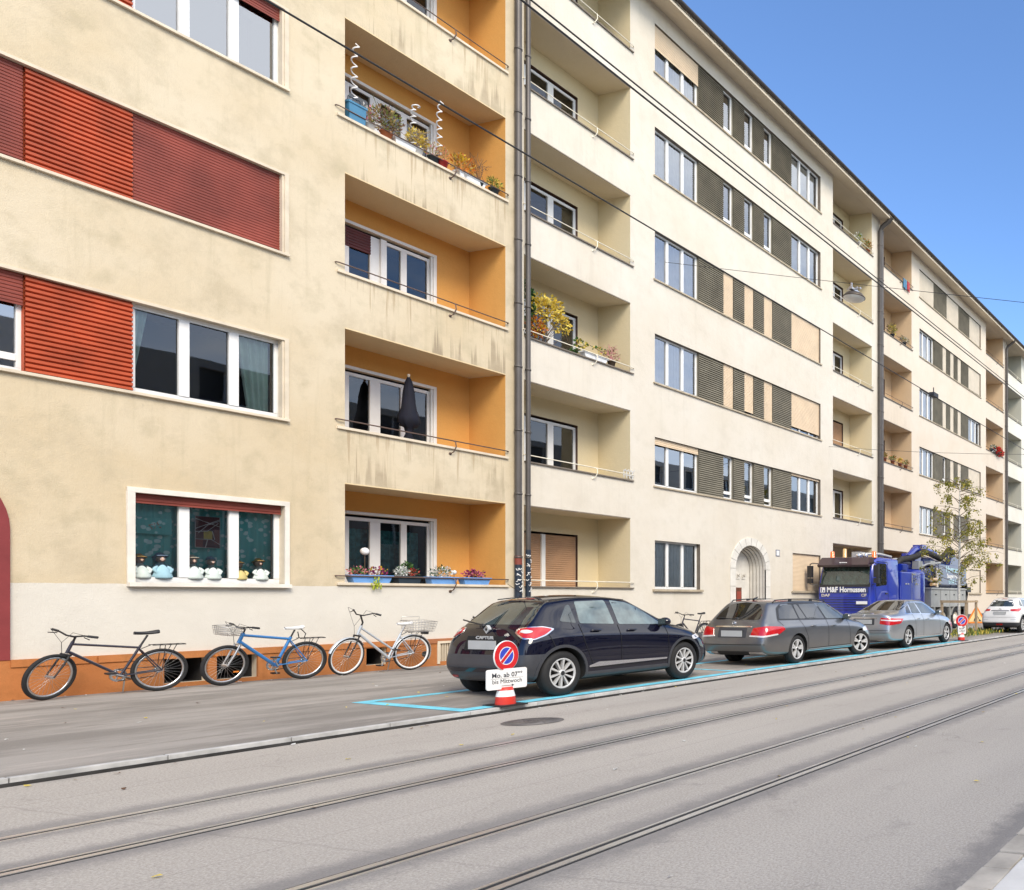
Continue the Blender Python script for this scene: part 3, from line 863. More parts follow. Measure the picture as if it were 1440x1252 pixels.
# downpipes (parts of the building they drain)
def downpipe(bd, y, x, r, z0, z1, top=True, paint=None, lab=None):
    b = MB(); b0 = bd.location.y
    pts = [(x, y-b0, z0), (x, y-b0, z1-.5)]
    if top: pts += [(x+.1, y-b0, z1-.3), (.55, y-b0, z1-.1), (.68, y-b0, z1+.05)]
    b.tube(pts, r, 12)
    z = z0+.9
    while z < z1-.6:
        b.lathe([(r+.002,-.02),(r+.012,-.02),(r+.012,.02),(r+.002,.02)], 12, 0, Matrix.Translation((x, y-b0, z)))
        b.box(.0, x-r, y-b0-.012, y-b0+.012, z-.012, z+.012); z += 1.48
    o = b.build('downpipe', 'pipe', bd, lab)
    return o
p1 = downpipe(bld1, 14.27, .10, .072, .15, EAVE+.02, False)
p2 = downpipe(bld2, 14.53, .09, .052, .15, EAVE+.02, False)
for bd, y, x, r, zt, o in ((bld1, 14.27, .10, .072, 2.35, p1), (bld2, 14.53, .09, .052, 2.72, p2)):
    k = MB(); y0 = y-bd.location.y
    k.lathe([(r+.003, .2), (r+.003, zt)], 14, 0, Matrix.Translation((x, y0, 0)))
    if o is p1: k.lathe([(r+.0035, 2.36), (r+.0035, 2.56)], 14, 2, Matrix.Translation((x, y0, 0)))
    rr = random.Random(3)
    for q in range(15):      # scrawled white tags round the pipe
        z = 1.75+(zt-1.8)*q/15+rr.uniform(-.02, .02); a = rr.uniform(-1.5, .6)
        pts = [(x+(r+.006)*cos(a+t*.35), y0+(r+.006)*sin(a+t*.35), z+rr.uniform(-.035, .035)) for t in range(4)]
        k.tube(pts, .009, 4, 1)
    k.build('painted_band', ['pipeb', 'white', 'redd'], o)
downpipe(bld2, 31.86, .12, .10, .15, EAVE-.1, True)
downpipe(bld3, 32.10, .10, .055, .15, EAVE+.02, False)
downpipe(bld3, 49.30, .12, .085, .15, EAVE-.1, True)
# house number plate
b = MB(); y0 = 24.42-B2
b.box(0, .012, y0-.11, y0+.11, 3.06, 3.29, 0); b.box(.012, .014, y0-.085, y0+.085, 3.085, 3.265, 1)
hp = b.build('number_plate', [M_plain('plate_blue', (.03, .05, .14), .4), 'white'], bld2)

# opposite side of the street: the block the windows and car bodies mirror
root = thing('apartment_building', 'beige apartment block across the street, behind the camera', 'apartment building', (12.5, -30, 0))
root.rotation_euler = (0, 0, 0)
b = MB(); hs = []
for i in range(4):
    for k in range(26):
        a = 1.0+k*4.4; hs.append((a, a+1.9, 1.6+3*i, 3.05+3*i))
wall_cells(b, 0, 116, 0, 12.4, hs, 0)
for h in hs:
    reveal(b, *h, 0, .25, 1, 2)
b.face([(0,0,12.4),(0,116,12.4),(9,116,12.4),(9,0,12.4)], 3)
b.face([(0,0,0),(0,0,12.4),(9,0,12.4),(9,0,0)], 0); b.face([(0,116,0),(9,116,0),(9,116,12.4),(0,116,12.4)], 0); b.face([(9,0,0),(9,0,12.4),(9,116,12.4),(9,116,0)], 0)
b.build('wall', ['st2', 'trim', 'blackp', 'tiles'], root)
for i in range(1, 4):
    b = MB(); b.box(-.9, 0, 2.5, 6.7, 3*i-.2, 3*i, 0); b.box(-.9, -.8, 2.5, 6.7, 3*i, 3*i+1.0, 0)
    for q in range(1, 9):
        T = q*13.2
        b.box(-.9, 0, 2.5+T, 6.7+T, 3*i-.2, 3*i, 0); b.box(-.9, -.8, 2.5+T, 6.7+T, 3*i, 3*i+1.0, 0)
    b.build('balcony', 'st1', root)
b = MB()
for h in hs:
    b.box(.16, .2, h[0], h[0]+.07, h[2], h[3]); b.box(.16, .2, h[1]-.07, h[1], h[2], h[3]); b.box(.16, .2, h[0], h[1], h[2]-.001, h[2]+.08); b.box(.16, .2, (h[0]+h[1])/2-.05, (h[0]+h[1])/2+.05, h[2], h[3])
wo = b.build('window', 'white', root); wo['kind'] = 'stuff'
# ------------------------------------------------------------------ things behind glass, on sills and on balconies
LF = lambda n, c, v=.35: MT.setdefault(n, M_leaf(n, c, v))
LF('leaf_green', (.07, .17, .03)); LF('leaf_dark', (.025, .07, .015)); LF('leaf_yellow', (.62, .42, .03)); LF('leaf_ylw2', (.70, .55, .10))
LF('leaf_orange', (.50, .15, .015)); LF('leaf_olive', (.16, .18, .03)); LF('leaf_brown', (.17, .09, .05)); LF('leaf_straw', (.42, .30, .12))
LF('fl_red', (.60, .01, .012)); LF('fl_magenta', (.42, .03, .16)); LF('fl_salmon', (.72, .26, .18)); LF('fl_white', (.75, .76, .72)); LF('fl_purple', (.20, .02, .12)); LF('fl_pink', (.65, .22, .30)); LF('leaf_lime', (.42, .48, .04)); LF('leaf_silver', (.48, .54, .48))
LF('birch_leaf', (.20, .20, .02)); LF('birch_leaf_y', (.45, .36, .04))
MT['terra'] = M_plain('terracotta', (.42, .13, .05), .8); MT['ltblue'] = M_plain('light_blue_plastic', (.15, .33, .66), .45, var=.08)
MT['dkplas'] = M_plain('dark_planter', (.02, .035, .05), .5); MT['redplas'] = M_plain('red_plastic', (.40, .02, .02), .4)
MT['aqua'] = M_plain('aqua_plastic', (.05, .18, .30), .4); MT['navy'] = M_plain('navy_cloth', (.003, .004, .014), .85, var=.3)
MT['soil'] = M_plain('soil', (.03, .02, .015), .95); MT['whitep'] = M_plain('white_plastic', (.75, .75, .74), .4)
MT['bark'] = M_plain('birch_bark', (.55, .53, .48), .8, var=.35, scale=14)
MT['twig'] = M_plain('brown_twig', (.12, .08, .05), .8)
MT['skin'] = M_plain('doll_skin', (.60, .40, .30), .7, var=.03); MT['dollw'] = M_plain('doll_dress_white', (.56, .62, .58), .9); MT['dollb'] = M_plain('doll_dress_blue', (.30, .48, .55), .9)
MT['dolly'] = M_plain('doll_dress_yellow', (.55, .45, .18), .9); MT['hat_o'] = M_plain('doll_hat_straw', (.55, .33, .10), .9); MT['hat_b'] = M_plain('doll_hat_blue', (.22, .30, .42), .9)

def planter(x, y, z, ly, lx, h, m, tap=.85):
    b = MB(); a, c_ = ly/2, lx/2
    lo = [(-c_*tap, -a*tap), (c_*tap, -a*tap), (c_*tap, a*tap), (-c_*tap, a*tap)]
    hi = [(-c_, -a), (c_, -a), (c_, a), (-c_, a)]
    L = [(p[0], p[1], 0) for p in lo]; Hh = [(p[0], p[1], h) for p in hi]
    for i in range(4): b.face([L[i], L[(i+1) % 4], Hh[(i+1) % 4], Hh[i]], 0)
    b.face(L[::-1], 0); b.face([(p[0]*.94, p[1]*.97, h-.02) for p in hi], 1)
    b.box(-c_-.012, c_+.012, -a-.012, a+.012, h-.035, h-.001+.001, 0) if False else None
    for (x0, x1, y0, y1) in ((c_-.006, c_+.014, -a-.014, a+.014), (-c_-.014, -c_+.006, -a-.014, a+.014), (-c_, c_, a-.006, a+.014), (-c_, c_, -a-.014, -a+.006)):
        b.box(x0, x1, y0, y1, h-.035, h+.002, 0)
    return b

def flower_box(loc, ly, m, clumps, label, name='flower_box', lx=.19, h=.15, group=None, cat='flower box', trail=None):
    t = thing(name, label, cat, loc, 0, group)
    planter(0, 0, 0, ly, lx, h, m).build('box', [m, 'soil'], t)
    for nm, mats, (cy, ch, ry, rz), n, size in clumps:
        b = MB(); b.clump((0, cy, h+ch), (lx*.55, ry, rz), n, size, tuple(range(len(mats))), .7, .5, .1)
        for k in range(6): b.tube([(0, cy+rnd.uniform(-ry, ry)*.7, h-.02), (rnd.uniform(-.03, .05), cy+rnd.uniform(-ry, ry), h+ch)], .004, 4, 0)
        b.build(nm, list(mats), t)
    if trail:
        b = MB()
        for k in range(60): b.leaf((lx*.55+rnd.uniform(-.02, .04), trail[0]+rnd.gauss(0, .04), h+.02-rnd.uniform(0, trail[1])), (rnd.uniform(-.2, .6), rnd.uniform(-.5, .5), -1), .06, 0, .5)
        b.build('trailing_plant', [trail[2]], t)
    return t

G0 = 'flower boxes on the ground floor balcony'
zc = sill(0)+.052; xb = FX-.06
flower_box((xb, 11.22, zc), .74, 'ltblue', [('flowers', ('fl_salmon', 'fl_pink', 'leaf_green'), (-.2, .07, .18, .09), 120, .045), ('flowers', ('fl_purple', 'fl_magenta', 'leaf_yellow'), (.16, .07, .18, .09), 120, .045)],
           'longest light blue flower box, with salmon and yellow flowers and a lime plant hanging over', group=G0, trail=(.06, .26, 'leaf_lime'))
flower_box((xb, 11.92, zc), .46, 'dkplas', [('flowers', ('leaf_silver', 'fl_white'), (-.1, .09, .12, .11), 120, .045), ('flowers', ('fl_salmon', 'fl_red', 'leaf_dark'), (.12, .07, .1, .09), 90, .045)],
           'dark planter between the blue flower boxes, with silvery leaves and red flowers', group=G0)
flower_box((xb, 12.62, zc), .58, 'ltblue', [('flowers', ('fl_white', 'fl_white', 'leaf_green', 'leaf_dark'), (0, .10, .26, .13), 230, .05)], 'light blue flower box full of white flowers', group=G0)
flower_box((xb, 13.34, zc), .62, 'ltblue', [('flowers', ('fl_magenta', 'fl_pink', 'fl_purple', 'leaf_dark'), (0, .08, .26, .09), 220, .05)], 'light blue flower box of magenta heather nearest the downpipe', group=G0)
for y, hh, lab in ((11.22, .62, 'taller white ball ornament on a stick above the salmon flowers'), (12.98, .26, 'shorter white ball ornament on a stick beside the magenta heather')):
    t = thing('garden_stake', lab, 'garden ornament', (xb-.12, y, zc), 0)
    b = MB(); b.tube([(0, 0, 0), (0, 0, hh)], .006, 5); b.build('stick', 'twig', t)
    b = MB(); b.sphere((0, 0, hh), .075 if hh > .4 else .05, 12); b.build('ball', 'whitep', t)
t = thing('potted_plant', 'small round green shrub in a pot above the dark planter', 'potted plant', (xb-.16, 12.02, zc), 0)
b = MB(); b.lathe([(0, 0), (.05, 0), (.07, .12), (0, .12)], 12); b.build('pot', 'terra', t)
b = MB(); b.clump((0, 0, .30), (.10, .10, .15), 200, .05, (0, 1), .7); b.tube([(0, 0, .1), (0, 0, .25)], .008, 5, 1); b.build('crown', ['leaf_green', 'leaf_dark'], t)

# third-floor balcony of the cream building: a sill crowded with pots and three white spirals
z3 = sill(3)+.052
for y, hh, lab in ((10.98, 1.50, 'white spiral plant stake nearest the blue water can'), (12.07, 1.02, 'shortest white spiral plant stake with a bent tip'), (12.60, 1.36, 'white spiral plant stake above the red pot')):
    b = MB(); pts = []
    n = 60
    for k in range(n+1):
        q = k/n; a = q*2*PI*7.5; r_ = .055*(1-.25*q)
        pts.append((FX-.10+r_*cos(a), y+r_*sin(a)+(.12*max(0, q-.85)/.15 if hh < 1.2 else .05*max(0, q-.8)/.2), z3+.1+hh*min(q, .93 if hh < 1.2 else 1)))
    b.tube(pts, .013, 5); b.tube([(FX-.10, y, z3), (FX-.10, y, z3+.2)], .012, 5)
    tag(b.build('spiral_stake', 'whitep'), lab, 'plant stake', 'white spirals on the third floor balcony')
t = thing('water_can', 'blue and aqua plastic container at the end of the crowded sill', 'container', (FX-.05, 10.95, z3))
planter(0, 0, 0, .30, .2, .34, 'dkplas', .9).build('body', ['aqua', 'ltblue'], t)
b = MB(); b.tube([(0, -.12, .34), (0, -.1, .46), (0, .1, .46), (0, .12, .34)], .014, 6); b.build('handle', 'dkplas', t)
def tuft(name, loc, mats, pot, r_, n, size, label, cat='potted plant', h=.14, up=.6, stems=10, group='pots crowding the third floor balcony sill'):
    t = thing(name, label, cat, loc, 0, group)
    if pot:
        b = MB(); b.lathe([(0, 0), (.075, 0), (.10, h), (.11, h), (.11, h-.02), (0, h-.02)], 14); b.build('pot', pot, t)
    r_ = tuple(q*1.25 for q in r_); n = int(n*1.5); size *= 1.12
    b = MB(); b.clump((0, 0, h+r_[2]*.8), r_, n, size, tuple(range(len(mats))), .45, up, .1)
    for k in range(stems):
        b.tube([(0, 0, h-.03), (rnd.uniform(-.5, .5)*r_[0], rnd.uniform(-.6, .6)*r_[1], h+r_[2]*.9), (rnd.uniform(-1, 1)*r_[0], rnd.uniform(-1.1, 1.1)*r_[1], h+r_[2]*rnd.uniform(1.3, 2.1))], .004, 4, len(mats)-1)
    b.build('foliage', list(mats), t); return t
tuft('potted_plant', (FX-.07, 11.22, z3), ('fl_pink', 'fl_white', 'leaf_straw'), 'whitep', (.1, .13, .16), 80, .06, 'pale pink flowers in a white pot beside the blue water can')
tuft('potted_plant', (FX-.05, 11.52, z3), ('leaf_brown', 'leaf_straw', 'leaf_brown', 'leaf_olive'), 'terra', (.16, .24, .22), 320, .06, 'bushy brown dried plant, the largest on the crowded sill')
tuft('potted_plant', (FX-.05, 12.12, z3), ('leaf_ylw2', 'leaf_yellow', 'leaf_straw'), 'whitep', (.12, .17, .17), 200, .06, 'yellow leafed plant below the middle white spiral')
tuft('potted_plant', (FX-.06, 12.45, z3), ('fl_pink', 'leaf_silver', 'leaf_straw'), 'dkplas', (.1, .12, .13), 70, .05, 'grey and pink plant in a dark blue pot')
tuft('potted_plant', (FX-.03, 12.62, z3-.0), ('leaf_straw', 'fl_salmon', 'leaf_straw'), 'redplas', (.09, .1, .14), 60, .05, 'thin straw coloured plant in a red pot')
tuft('potted_plant', (FX-.06, 13.08, z3), ('leaf_yellow', 'leaf_straw', 'leaf_orange'), 'whitep', (.12, .2, .16), 160, .08, 'golden arching grass toward the right of the crowded sill')
tuft('potted_plant', (FX-.06, 13.45, z3), ('leaf_brown', 'twig'), 'dkplas', (.10, .16, .22), 40, .04, 'nearly bare twiggy plant beside the golden grass', stems=16)
tuft('potted_plant', (FX-.06, 13.80, z3), ('leaf_olive', 'leaf_green', 'leaf_ylw2'), 'dkplas', (.1, .13, .10), 110, .06, 'small green plant at the right end of the crowded sill')
for y, ly in ((11.85, .42), (13.25, .62)):
    t = thing('flower_box', ['empty white flower box between the dried plant and the yellow plant', 'long white flower box under the golden grass'][y > 12], 'flower box', (FX-.06, y, z3), 0, 'white flower boxes on the third floor balcony')
    planter(0, 0, 0, ly, .17, .13, 'whitep').build('box', ['whitep', 'soil'], t)
# closed parasol on the first-floor balcony
t = thing('closed_parasol', 'closed navy blue parasol standing on the cream building balcony', 'parasol', (FX-.55, 12.3, soff(0)+.2))
b = MB(); b.tube([(0, 0, 0), (0, 0, 2.32)], .02, 8); b.sphere((0, 0, 2.33), .028, 8); b.build('pole', 'trim', t)
b = MB(); prof = [(.02, 2.30), (.07, 2.18), (.11, 1.95), (.15, 1.65), (.20, 1.42), (.19, 1.30), (.08, 1.22), (.05, 1.10), (.09, .98), (.05, .9)]
n = 20; vs = []; fs = []
for (r_, z) in prof:
    for k in range(n):
        q = r_*.84*(1+.28*cos(k*PI/2*2+z*3)*(1 if k % 2 else .6)); vs.append((q*cos(2*PI*k/n), q*sin(2*PI*k/n), z+.04*sin(k*2.1)*(r_ > .15)))
for i in range(len(prof)-1):
    for k in range(n): fs.append((i*n+k, i*n+(k+1) % n, (i+1)*n+(k+1) % n, (i+1)*n+k))
b.raw(vs, fs, 0, True); b.build('canopy', 'navy', t)
# shrubs on the second-floor balcony of the off-white building
def shrub(name, loc, label, parts, pot='dkplas', pr=.13, ph=.26, cat='potted shrub', stem=None, group=None):
    t = thing(name, label, cat, loc, 0, group)
    b = MB(); b.lathe([(0, 0), (pr*.75, 0), (pr, ph), (pr+.012, ph), (pr+.012, ph-.03), (0, ph-.03)], 14); b.build('pot', pot, t)
    s = MB()
    for (c_, r_, n_, size, mats) in parts:
        for k in range(9):
            tip = Vector(c_)+Vector((rnd.uniform(-1, 1)*r_[0], rnd.uniform(-1, 1)*r_[1], rnd.uniform(-.6, .8)*r_[2]))
            midp = Vector((0, 0, ph)).lerp(tip, .5)+Vector((rnd.uniform(-.05, .05), rnd.uniform(-.05, .05), .05))
            s.tube([(0, 0, ph-.05), midp, tip], [.011, .007, .003], 5)
    s.build('stem', 'twig', t)
    for (c_, r_, n_, size, mats) in parts:
        b = MB(); b.clump(c_, r_, n_, size, tuple(range(len(mats))), .75, .1, .15)
        b.build('foliage', list(mats), t)
    return t
zf2 = soff(1)+.2
shrub('potted_shrub', (FX-.42, 14.98, zf2), 'yellow autumn shrub reaching out of the off-white building balcony', [((.30, .28, 1.75), (.22, .45, .34), 420, .085, ('leaf_ylw2', 'leaf_yellow', 'leaf_ylw2')), ((.35, .62, 1.50), (.14, .25, .26), 120, .08, ('leaf_ylw2', 'leaf_yellow'))])
shrub('potted_shrub', (FX-.35, 14.76, zf2), 'orange leafed shrub below the yellow autumn shrub', [((.22, .16, 1.22), (.18, .24, .24), 240, .08, ('leaf_orange', 'leaf_orange', 'leaf_yellow'))])
shrub('potted_shrub', (FX-.60, 14.72, zf2), 'dark green climbing shrub beside the grey downpipes', [((.3, .05, 1.75), (.2, .2, .6), 330, .10, ('leaf_dark', 'leaf_green', 'leaf_dark')), ((.2, .0, 1.1), (.14, .16, .35), 120, .09, ('leaf_dark', 'leaf_green'))])
t = thing('climbing_vine', 'green vine trained along a wire in the balcony corner', 'vine', (FX-.75, 16.55, zf2))
b = MB(); pth = [(0, 0, 0), (.05, .02, .6), (.12, .05, 1.25), (.22, .25, 1.42), (.35, .55, 1.30), (.5, .85, 1.12)]
b.tube(pth, .008, 5); b.tube([(.05, .02, 1.0), (.03, -.25, 1.5), (.0, -.38, 1.68)], .006, 5); b.build('stem', 'twig', t)
b = MB(); b.clump((.06, .03, .95), (.12, .16, .3), 170, .09, (0, 1), .8); b.clump((.14, .12, 1.38), (.1, .16, .12), 60, .08, (0, 2), .8); b.clump((.35, .55, 1.32), (.08, .3, .05), 40, .06, (0, 2), .8); b.clump((.0, -.3, 1.6), (.05, .14, .1), 24, .06, (0, 2), .8)
b.build('foliage', ['leaf_green', 'leaf_dark', 'leaf_ylw2'], t)
t = thing('flower_box', 'long white flower box on the off-white building balcony sill', 'flower box', (FX-.06, 16.55, sill(2)+.037)); planter(0, 0, 0, .75, .17, .14, 'whitep').build('box', ['whitep', 'soil'], t)
tuft('potted_plant', (FX-.06, 17.12, sill(2)+.037), ('leaf_straw', 'leaf_brown', 'fl_pink'), 'twig', (.13, .2, .17), 120, .05, 'dry brown plant in a dark pot beside the white flower box', group=None)
t = thing('railing_hook', 'small white bird-feeder rack on the end of the cream railing', 'rack', (FX+.04, 17.62, sill(1)+.06))
b = MB()
for q in range(4): b.tube([(0, -.18+q*.1, 0), (0, -.18+q*.1, .2), (.05, -.15+q*.1, .24)], .012, 5)
b.tube([(0, -.2, .2), (0, .15, .2)], .012, 5); b.tube([(0, -.2, .08), (0, .15, .08)], .012, 5); b.build('rack_bars', 'whitep', t)
# far balconies
tuft('potted_plant', (FX-.06, 30.30, sill(5)+.04), ('leaf_ylw2', 'fl_white', 'leaf_green'), 'whitep', (.12, .16, .18), 90, .07, 'pale plant on the topmost off-white balcony beside the downpipe', group='plants on far balconies')
tuft('potted_plant', (FX-.06, 31.05, sill(5)+.04), ('leaf_orange', 'leaf_green', 'leaf_olive'), 'terra', (.12, .25, .20), 130, .07, 'orange and green plant on the topmost off-white balcony', group='plants on far balconies')
t = thing('hanging_cloth', 'blue and red cloths hung over the topmost rose building railing', 'cloth', (FX+.06, 34.6, sill(5)))
for (a, d, m) in ((-.35, -.02, 'aqua'), (.06, .30, 'redplas')):
    b = MB()
    for k in range(6):
        y0, y1 = a+(d-a)*k/6, a+(d-a)*(k+1)/6
        x0, x1 = .012*sin(k*1.7), .012*sin((k+1)*1.7)
        b.box(min(x0,x1), max(x0,x1)+.02, y0, y1, -.25+.03*sin(k), .19)
    b.build('cloth', m, t)
tuft('potted_plant', (FX-.06, 33.35, sill(4)+.04), ('leaf_ylw2', 'leaf_olive', 'leaf_brown'), 'dkplas', (.14, .3, .22), 170, .08, 'large yellowish plant on the rose building balcony below the cloths', group='plants on far balconies')
tuft('potted_plant', (FX-.06, 34.6, sill(4)+.04), ('leaf_silver', 'leaf_brown', 'leaf_olive'), 'dkplas', (.14, .38, .12), 130, .07, 'low greyish plant beside the large yellowish one', group='plants on far balconies')
for k, (y, m) in enumerate(((32.6, 'leaf_olive'), (33.4, 'leaf_green'), (34.15, 'leaf_ylw2'), (34.75, 'leaf_green'))):
    tuft('potted_plant', (FX-.06, y, sill(2)+.04), (m, 'leaf_orange', m), 'terra', (.13, .16, .10), 70, .07, ['first', 'second', 'third', 'fourth'][k]+' terracotta pot from the downpipe on the rose building balcony', group='row of terracotta pots', h=.19)
tuft('potted_plant', (FX-.06, 34.15, sill(0)+.04), ('fl_red', 'leaf_green', 'fl_red'), 'redplas', (.1, .14, .15), 70, .07, 'red pot with a red plant on the lowest rose building balcony', group=None, h=.2)
t = thing('flower_box', 'flower box overflowing with bright red geraniums near the far downpipe', 'flower box', (FX-.02, 47.5, sill(3)+.04)); planter(0, 0, 0, 1.8, .2, .18, 'dkplas').build('box', ['dkplas', 'soil'], t)
b = MB(); b.clump((.10, .25, .18), (.2, .9, .26), 420, .11, (0, 0, 1), .8); b.build('flowers', ['fl_red', 'leaf_dark'], t)
b = MB(); b.clump((.10, -.75, .2), (.16, .25, .22), 90, .10, (0, 1), .8); b.build('flowers', ['fl_white', 'leaf_dark'], t)

# curtains
MT['curtn'] = M_plain('bright_net_curtain', (.80, .82, .82), .9, var=.08, scale=5)
def curtain(y0, y1, z0, z1, x, m, label, amp=.03, n=40, taper=0.0, group=None, lean=0):
    b = MB(); rows = 6
    vs = []; fs = []
    for r_ in range(rows+1):
        q = r_/rows
        for k in range(n+1):
            u = k/n; yy = y0+(y1-y0)*(u*(1-taper*q)+lean*q*taper)
            vs.append((x+amp*sin(u*2*PI*(y1-y0)*9+.5*sin(u*9)), yy, z1+(z0-z1)*q))
    for r_ in range(rows):
        for k in range(n): fs.append((r_*(n+1)+k, r_*(n+1)+k+1, (r_+1)*(n+1)+k+1, (r_+1)*(n+1)+k))
    b.raw(vs, fs, 0, True)
    return tag(b.build('curtain', m), label, 'curtain', group)
curtain(9.25, 9.70, sill(1)+.05, wtop(1)-.04, FX-.26, 'curtg', 'pale green curtain drawn to one side behind the right casement', .03, 30, .35, None, 1)
curtain(7.95, 8.15, sill(1)+.3, wtop(1)-.04, FX-.26, 'curtg', 'narrow strip of curtain behind the left casement, beside the red louvres', .02, 16, .8)
m, nt, bb = base('dotted_teal_lace')
p = wpos(nt); vor = nd(nt, 'ShaderNodeTexVoronoi', None, Vector=stretch(nt, p, 0, 11, 11), Scale=1.0).outputs['Distance']
f1 = ramp(nt, vor, .40, .30); fold = noise(nt, stretch(nt, p, 3, 22, .4), 1.0, 3)
cc = mix(nt, fold, (.10, .42, .40), (.28, .70, .66)); cc = mix(nt, math_n(nt, 'MULTIPLY', f1, .75), cc, (.85, .95, .92)); nt.links.new(cc, bb.inputs['Base Color']); bb.inputs['Roughness'].default_value = .9
MT['lace'] = m
curtain(7.95, 9.75, sill(0)+.03, wtop(0)-.03, FX-.29, 'lace', 'teal curtain with pale dots behind the row of dolls', .025, 60)
curtain(18.66, 20.4, sill(2)+.05, wtop(2)-.05, FX-.20, 'curtn', 'pleated grey net curtain in the off-white building, two floors up', .025, 60)
curtain(18.66, 20.4, sill(0)+.05, wtop(0)-.05, FX-.20, 'curtn', 'pleated grey net curtain in the ground floor window beside the arch', .025, 60)
curtain(11.0, 13.1, soff(-1)+.6, sill(0)+1.2, FX-1.4, 'curtt', 'dark teal curtain behind the ground floor balcony door', .03, 60)
for (bn, b0, bl) in (('off-white', B2, c2), ('rose-tinted', B3, c3)):  # pale curtains added behind most panes to stand in for sky reflection
    for i in range(1, 6):
        for key, sd in (('WL', 'nearer'), ('WR', 'farther')):
            sv = bl['shut'][i]; sv = sv[0] if key == 'WL' else sv[-1]
            if sv > .8 or rnd.random() < .1 or (i, key, bn) == (2, 'WL', 'off-white'): continue
            a, d = base_geo[key]; fl = ['', 'first', 'second', 'third', 'fourth', 'fifth'][i]
            full = rnd.random() < .8 or (i > 2 and key == 'WL')
            curtain(b0+a+.05, b0+(d-.05 if full else a+(d-a)*.4), sill(i)+.05, wtop(i)-.05, FX-.24, 'curtn', 'pale net curtain added to brighten the %s wide window, %s floor of the %s building' % (sd, fl, bn), .03, 50, group='net curtains added to brighten the upper windows')
# dolls on the ground-floor window sill
dl = [(8.03, 'dollw', 'hat_o', 'rag doll in white with an orange straw hat, at the left end of the sill', .0), (8.27, 'dollb', 'hat_b', 'rag doll in pale blue with a blue bonnet', .02),
      (8.66, 'dollw', 'trim', 'rag doll in white with a cream hat, first in the middle pane', .01), (8.90, 'dollw', 'hat_b', 'rag doll in white without a brim, second in the middle pane', .0),
      (9.27, 'dolly', 'hat_o', 'small rag doll in yellow with a straw hat', -.03), (9.55, 'dollw', 'hat_o', 'white rag doll with dark hair at the right end of the sill', .0)]
for k, (y, dm, hm, lab, dz) in enumerate(dl):
    t = thing('doll', lab, 'doll', (FX-.215, y, sill(0)+.07), 0, 'dolls sitting on the window sill')
    s = 1.0+dz*4; b = MB()
    b.lathe([(0, 0), (.125*s, 0), (.13*s, .03), (.10*s, .12*s), (.055*s, .20*s), (.03*s, .24*s), (0, .24*s)], 16)
    for q in (-1, 1): b.tube([(.02, q*.05*s, .19*s), (.06, q*.10*s, .13*s), (.08, q*.07*s, .08*s)], [.03*s, .026*s, .018*s], 7)
    b.build('dress', dm, t)
    b = MB(); b.sphere((.005, 0, .29*s), .055*s, 12, 0); b.sphere((-.028, 0, .30*s), (.050*s, .064*s, .060*s), 12, 1)
    for q in (-1, 1): b.sphere((.057*s, q*.018, .295*s), .006, 6, 1)
    b.build('head', ['skin', ('hat_o', 'hat_b', 'twig', 'dollw', 'hat_o', 'twig')[k]], t)
    b = MB(); br = .088*s if k != 3 else .062*s
    b.lathe([(.0, .395*s), (.03*s, .39*s), (.052*s, .36*s), (.058*s, .34*s), (br, .334*s), (br, .328*s), (.05*s, .33*s)], 18, 0, Matrix.Translation((.068*s, 0, .004)) @ Matrix.Rotation(R(-14), 4, 'Y')); b.build('hat', hm, t)
# leaded panel hung in the middle casement
t = thing('leaded_glass_panel', 'leaded glass picture hanging in the middle casement above the dolls', 'glass panel', (FX-.19, 8.84, sill(0)+.86))
b = MB(); b.box(-.004, .004, -.16, .16, -.26, .26, 0); b.box(.004, .006, -.16, -.06, -.26, -.12, 1); b.box(.004, .006, .09, .16, -.2, .05, 1); b.box(.004, .006, -.05, .06, -.12, .02, 2); b.build('glass_pieces', ['reddk', 'redd', 'leaf_ylw2'], t)
b = MB()
for q in ([(-.16,-.26),(.16,-.26),(.16,.26),(-.16,.26),(-.16,-.26)], [(-.16,.22),(.16,.10)], [(-.16,.05),(.16,.22)], [(-.12,-.02),(.0,.12),(.16,.2)], [(-.16,.0),(.0,.02),(.14,.16)], [(-.16,-.12),(.05,-.12),(.16,-.2)], [(0,-.12),(-.03,-.26)], [(.06,.02),(.09,-.12)]):
    b.tube([(.008, y, z) for y, z in q], .005, 4)
b.build('lead_lines', 'whitep', t)
t = thing('lace_panel', 'short lace panel hanging in the left casement above the dolls', 'lace', (FX-.2, 8.2, sill(0)+.9))
b = MB(); b.box(-.003, .003, -.22, .2, -.12, .14, 0); b.build('cloth', 'lace', t)
b = MB(); b.clump((.01, .0, 0), (.003, .07, .05), 30, .03, (0,)); b.build('appliqué_flower'.replace('é', 'e'), ['fl_salmon'], t)

# ------------------------------------------------------------------ overhead wires and street lamp
MT['wire'] = M_plain('dark_wire', (.025, .025, .028), .5)
def wire(pts, r_, label, name='overhead_wire', group='contact wires over the tram rails'):
    b = MB(); b.tube(pts, r_, 5, 0); return tag(b.build(name, 'wire'), label, 'wire', group)
wire([(-7.0, -30, 5.92), (-7.0, 160, 5.92)], .009, 'contact wire crossing in front of the cream building balconies')
wire([(-4.62, -30, 5.42), (-4.62, 160, 5.42)], .008, 'lower of the paired overhead wires crossing the off-white building')
wire([(-4.80, -30, 5.62), (-4.80, 160, 5.62)], .007, 'upper of the paired overhead wires crossing the off-white building')
def span(p0, p1, sag, label, n=24):
    p0, p1 = Vector(p0), Vector(p1)
    pts = [p0.lerp(p1, k/n)-Vector((0, 0, sag*4*(k/n)*(1-k/n))) for k in range(n+1)]
    wire(pts, .007, label, 'span_wire', 'span wires across the street'); return pts
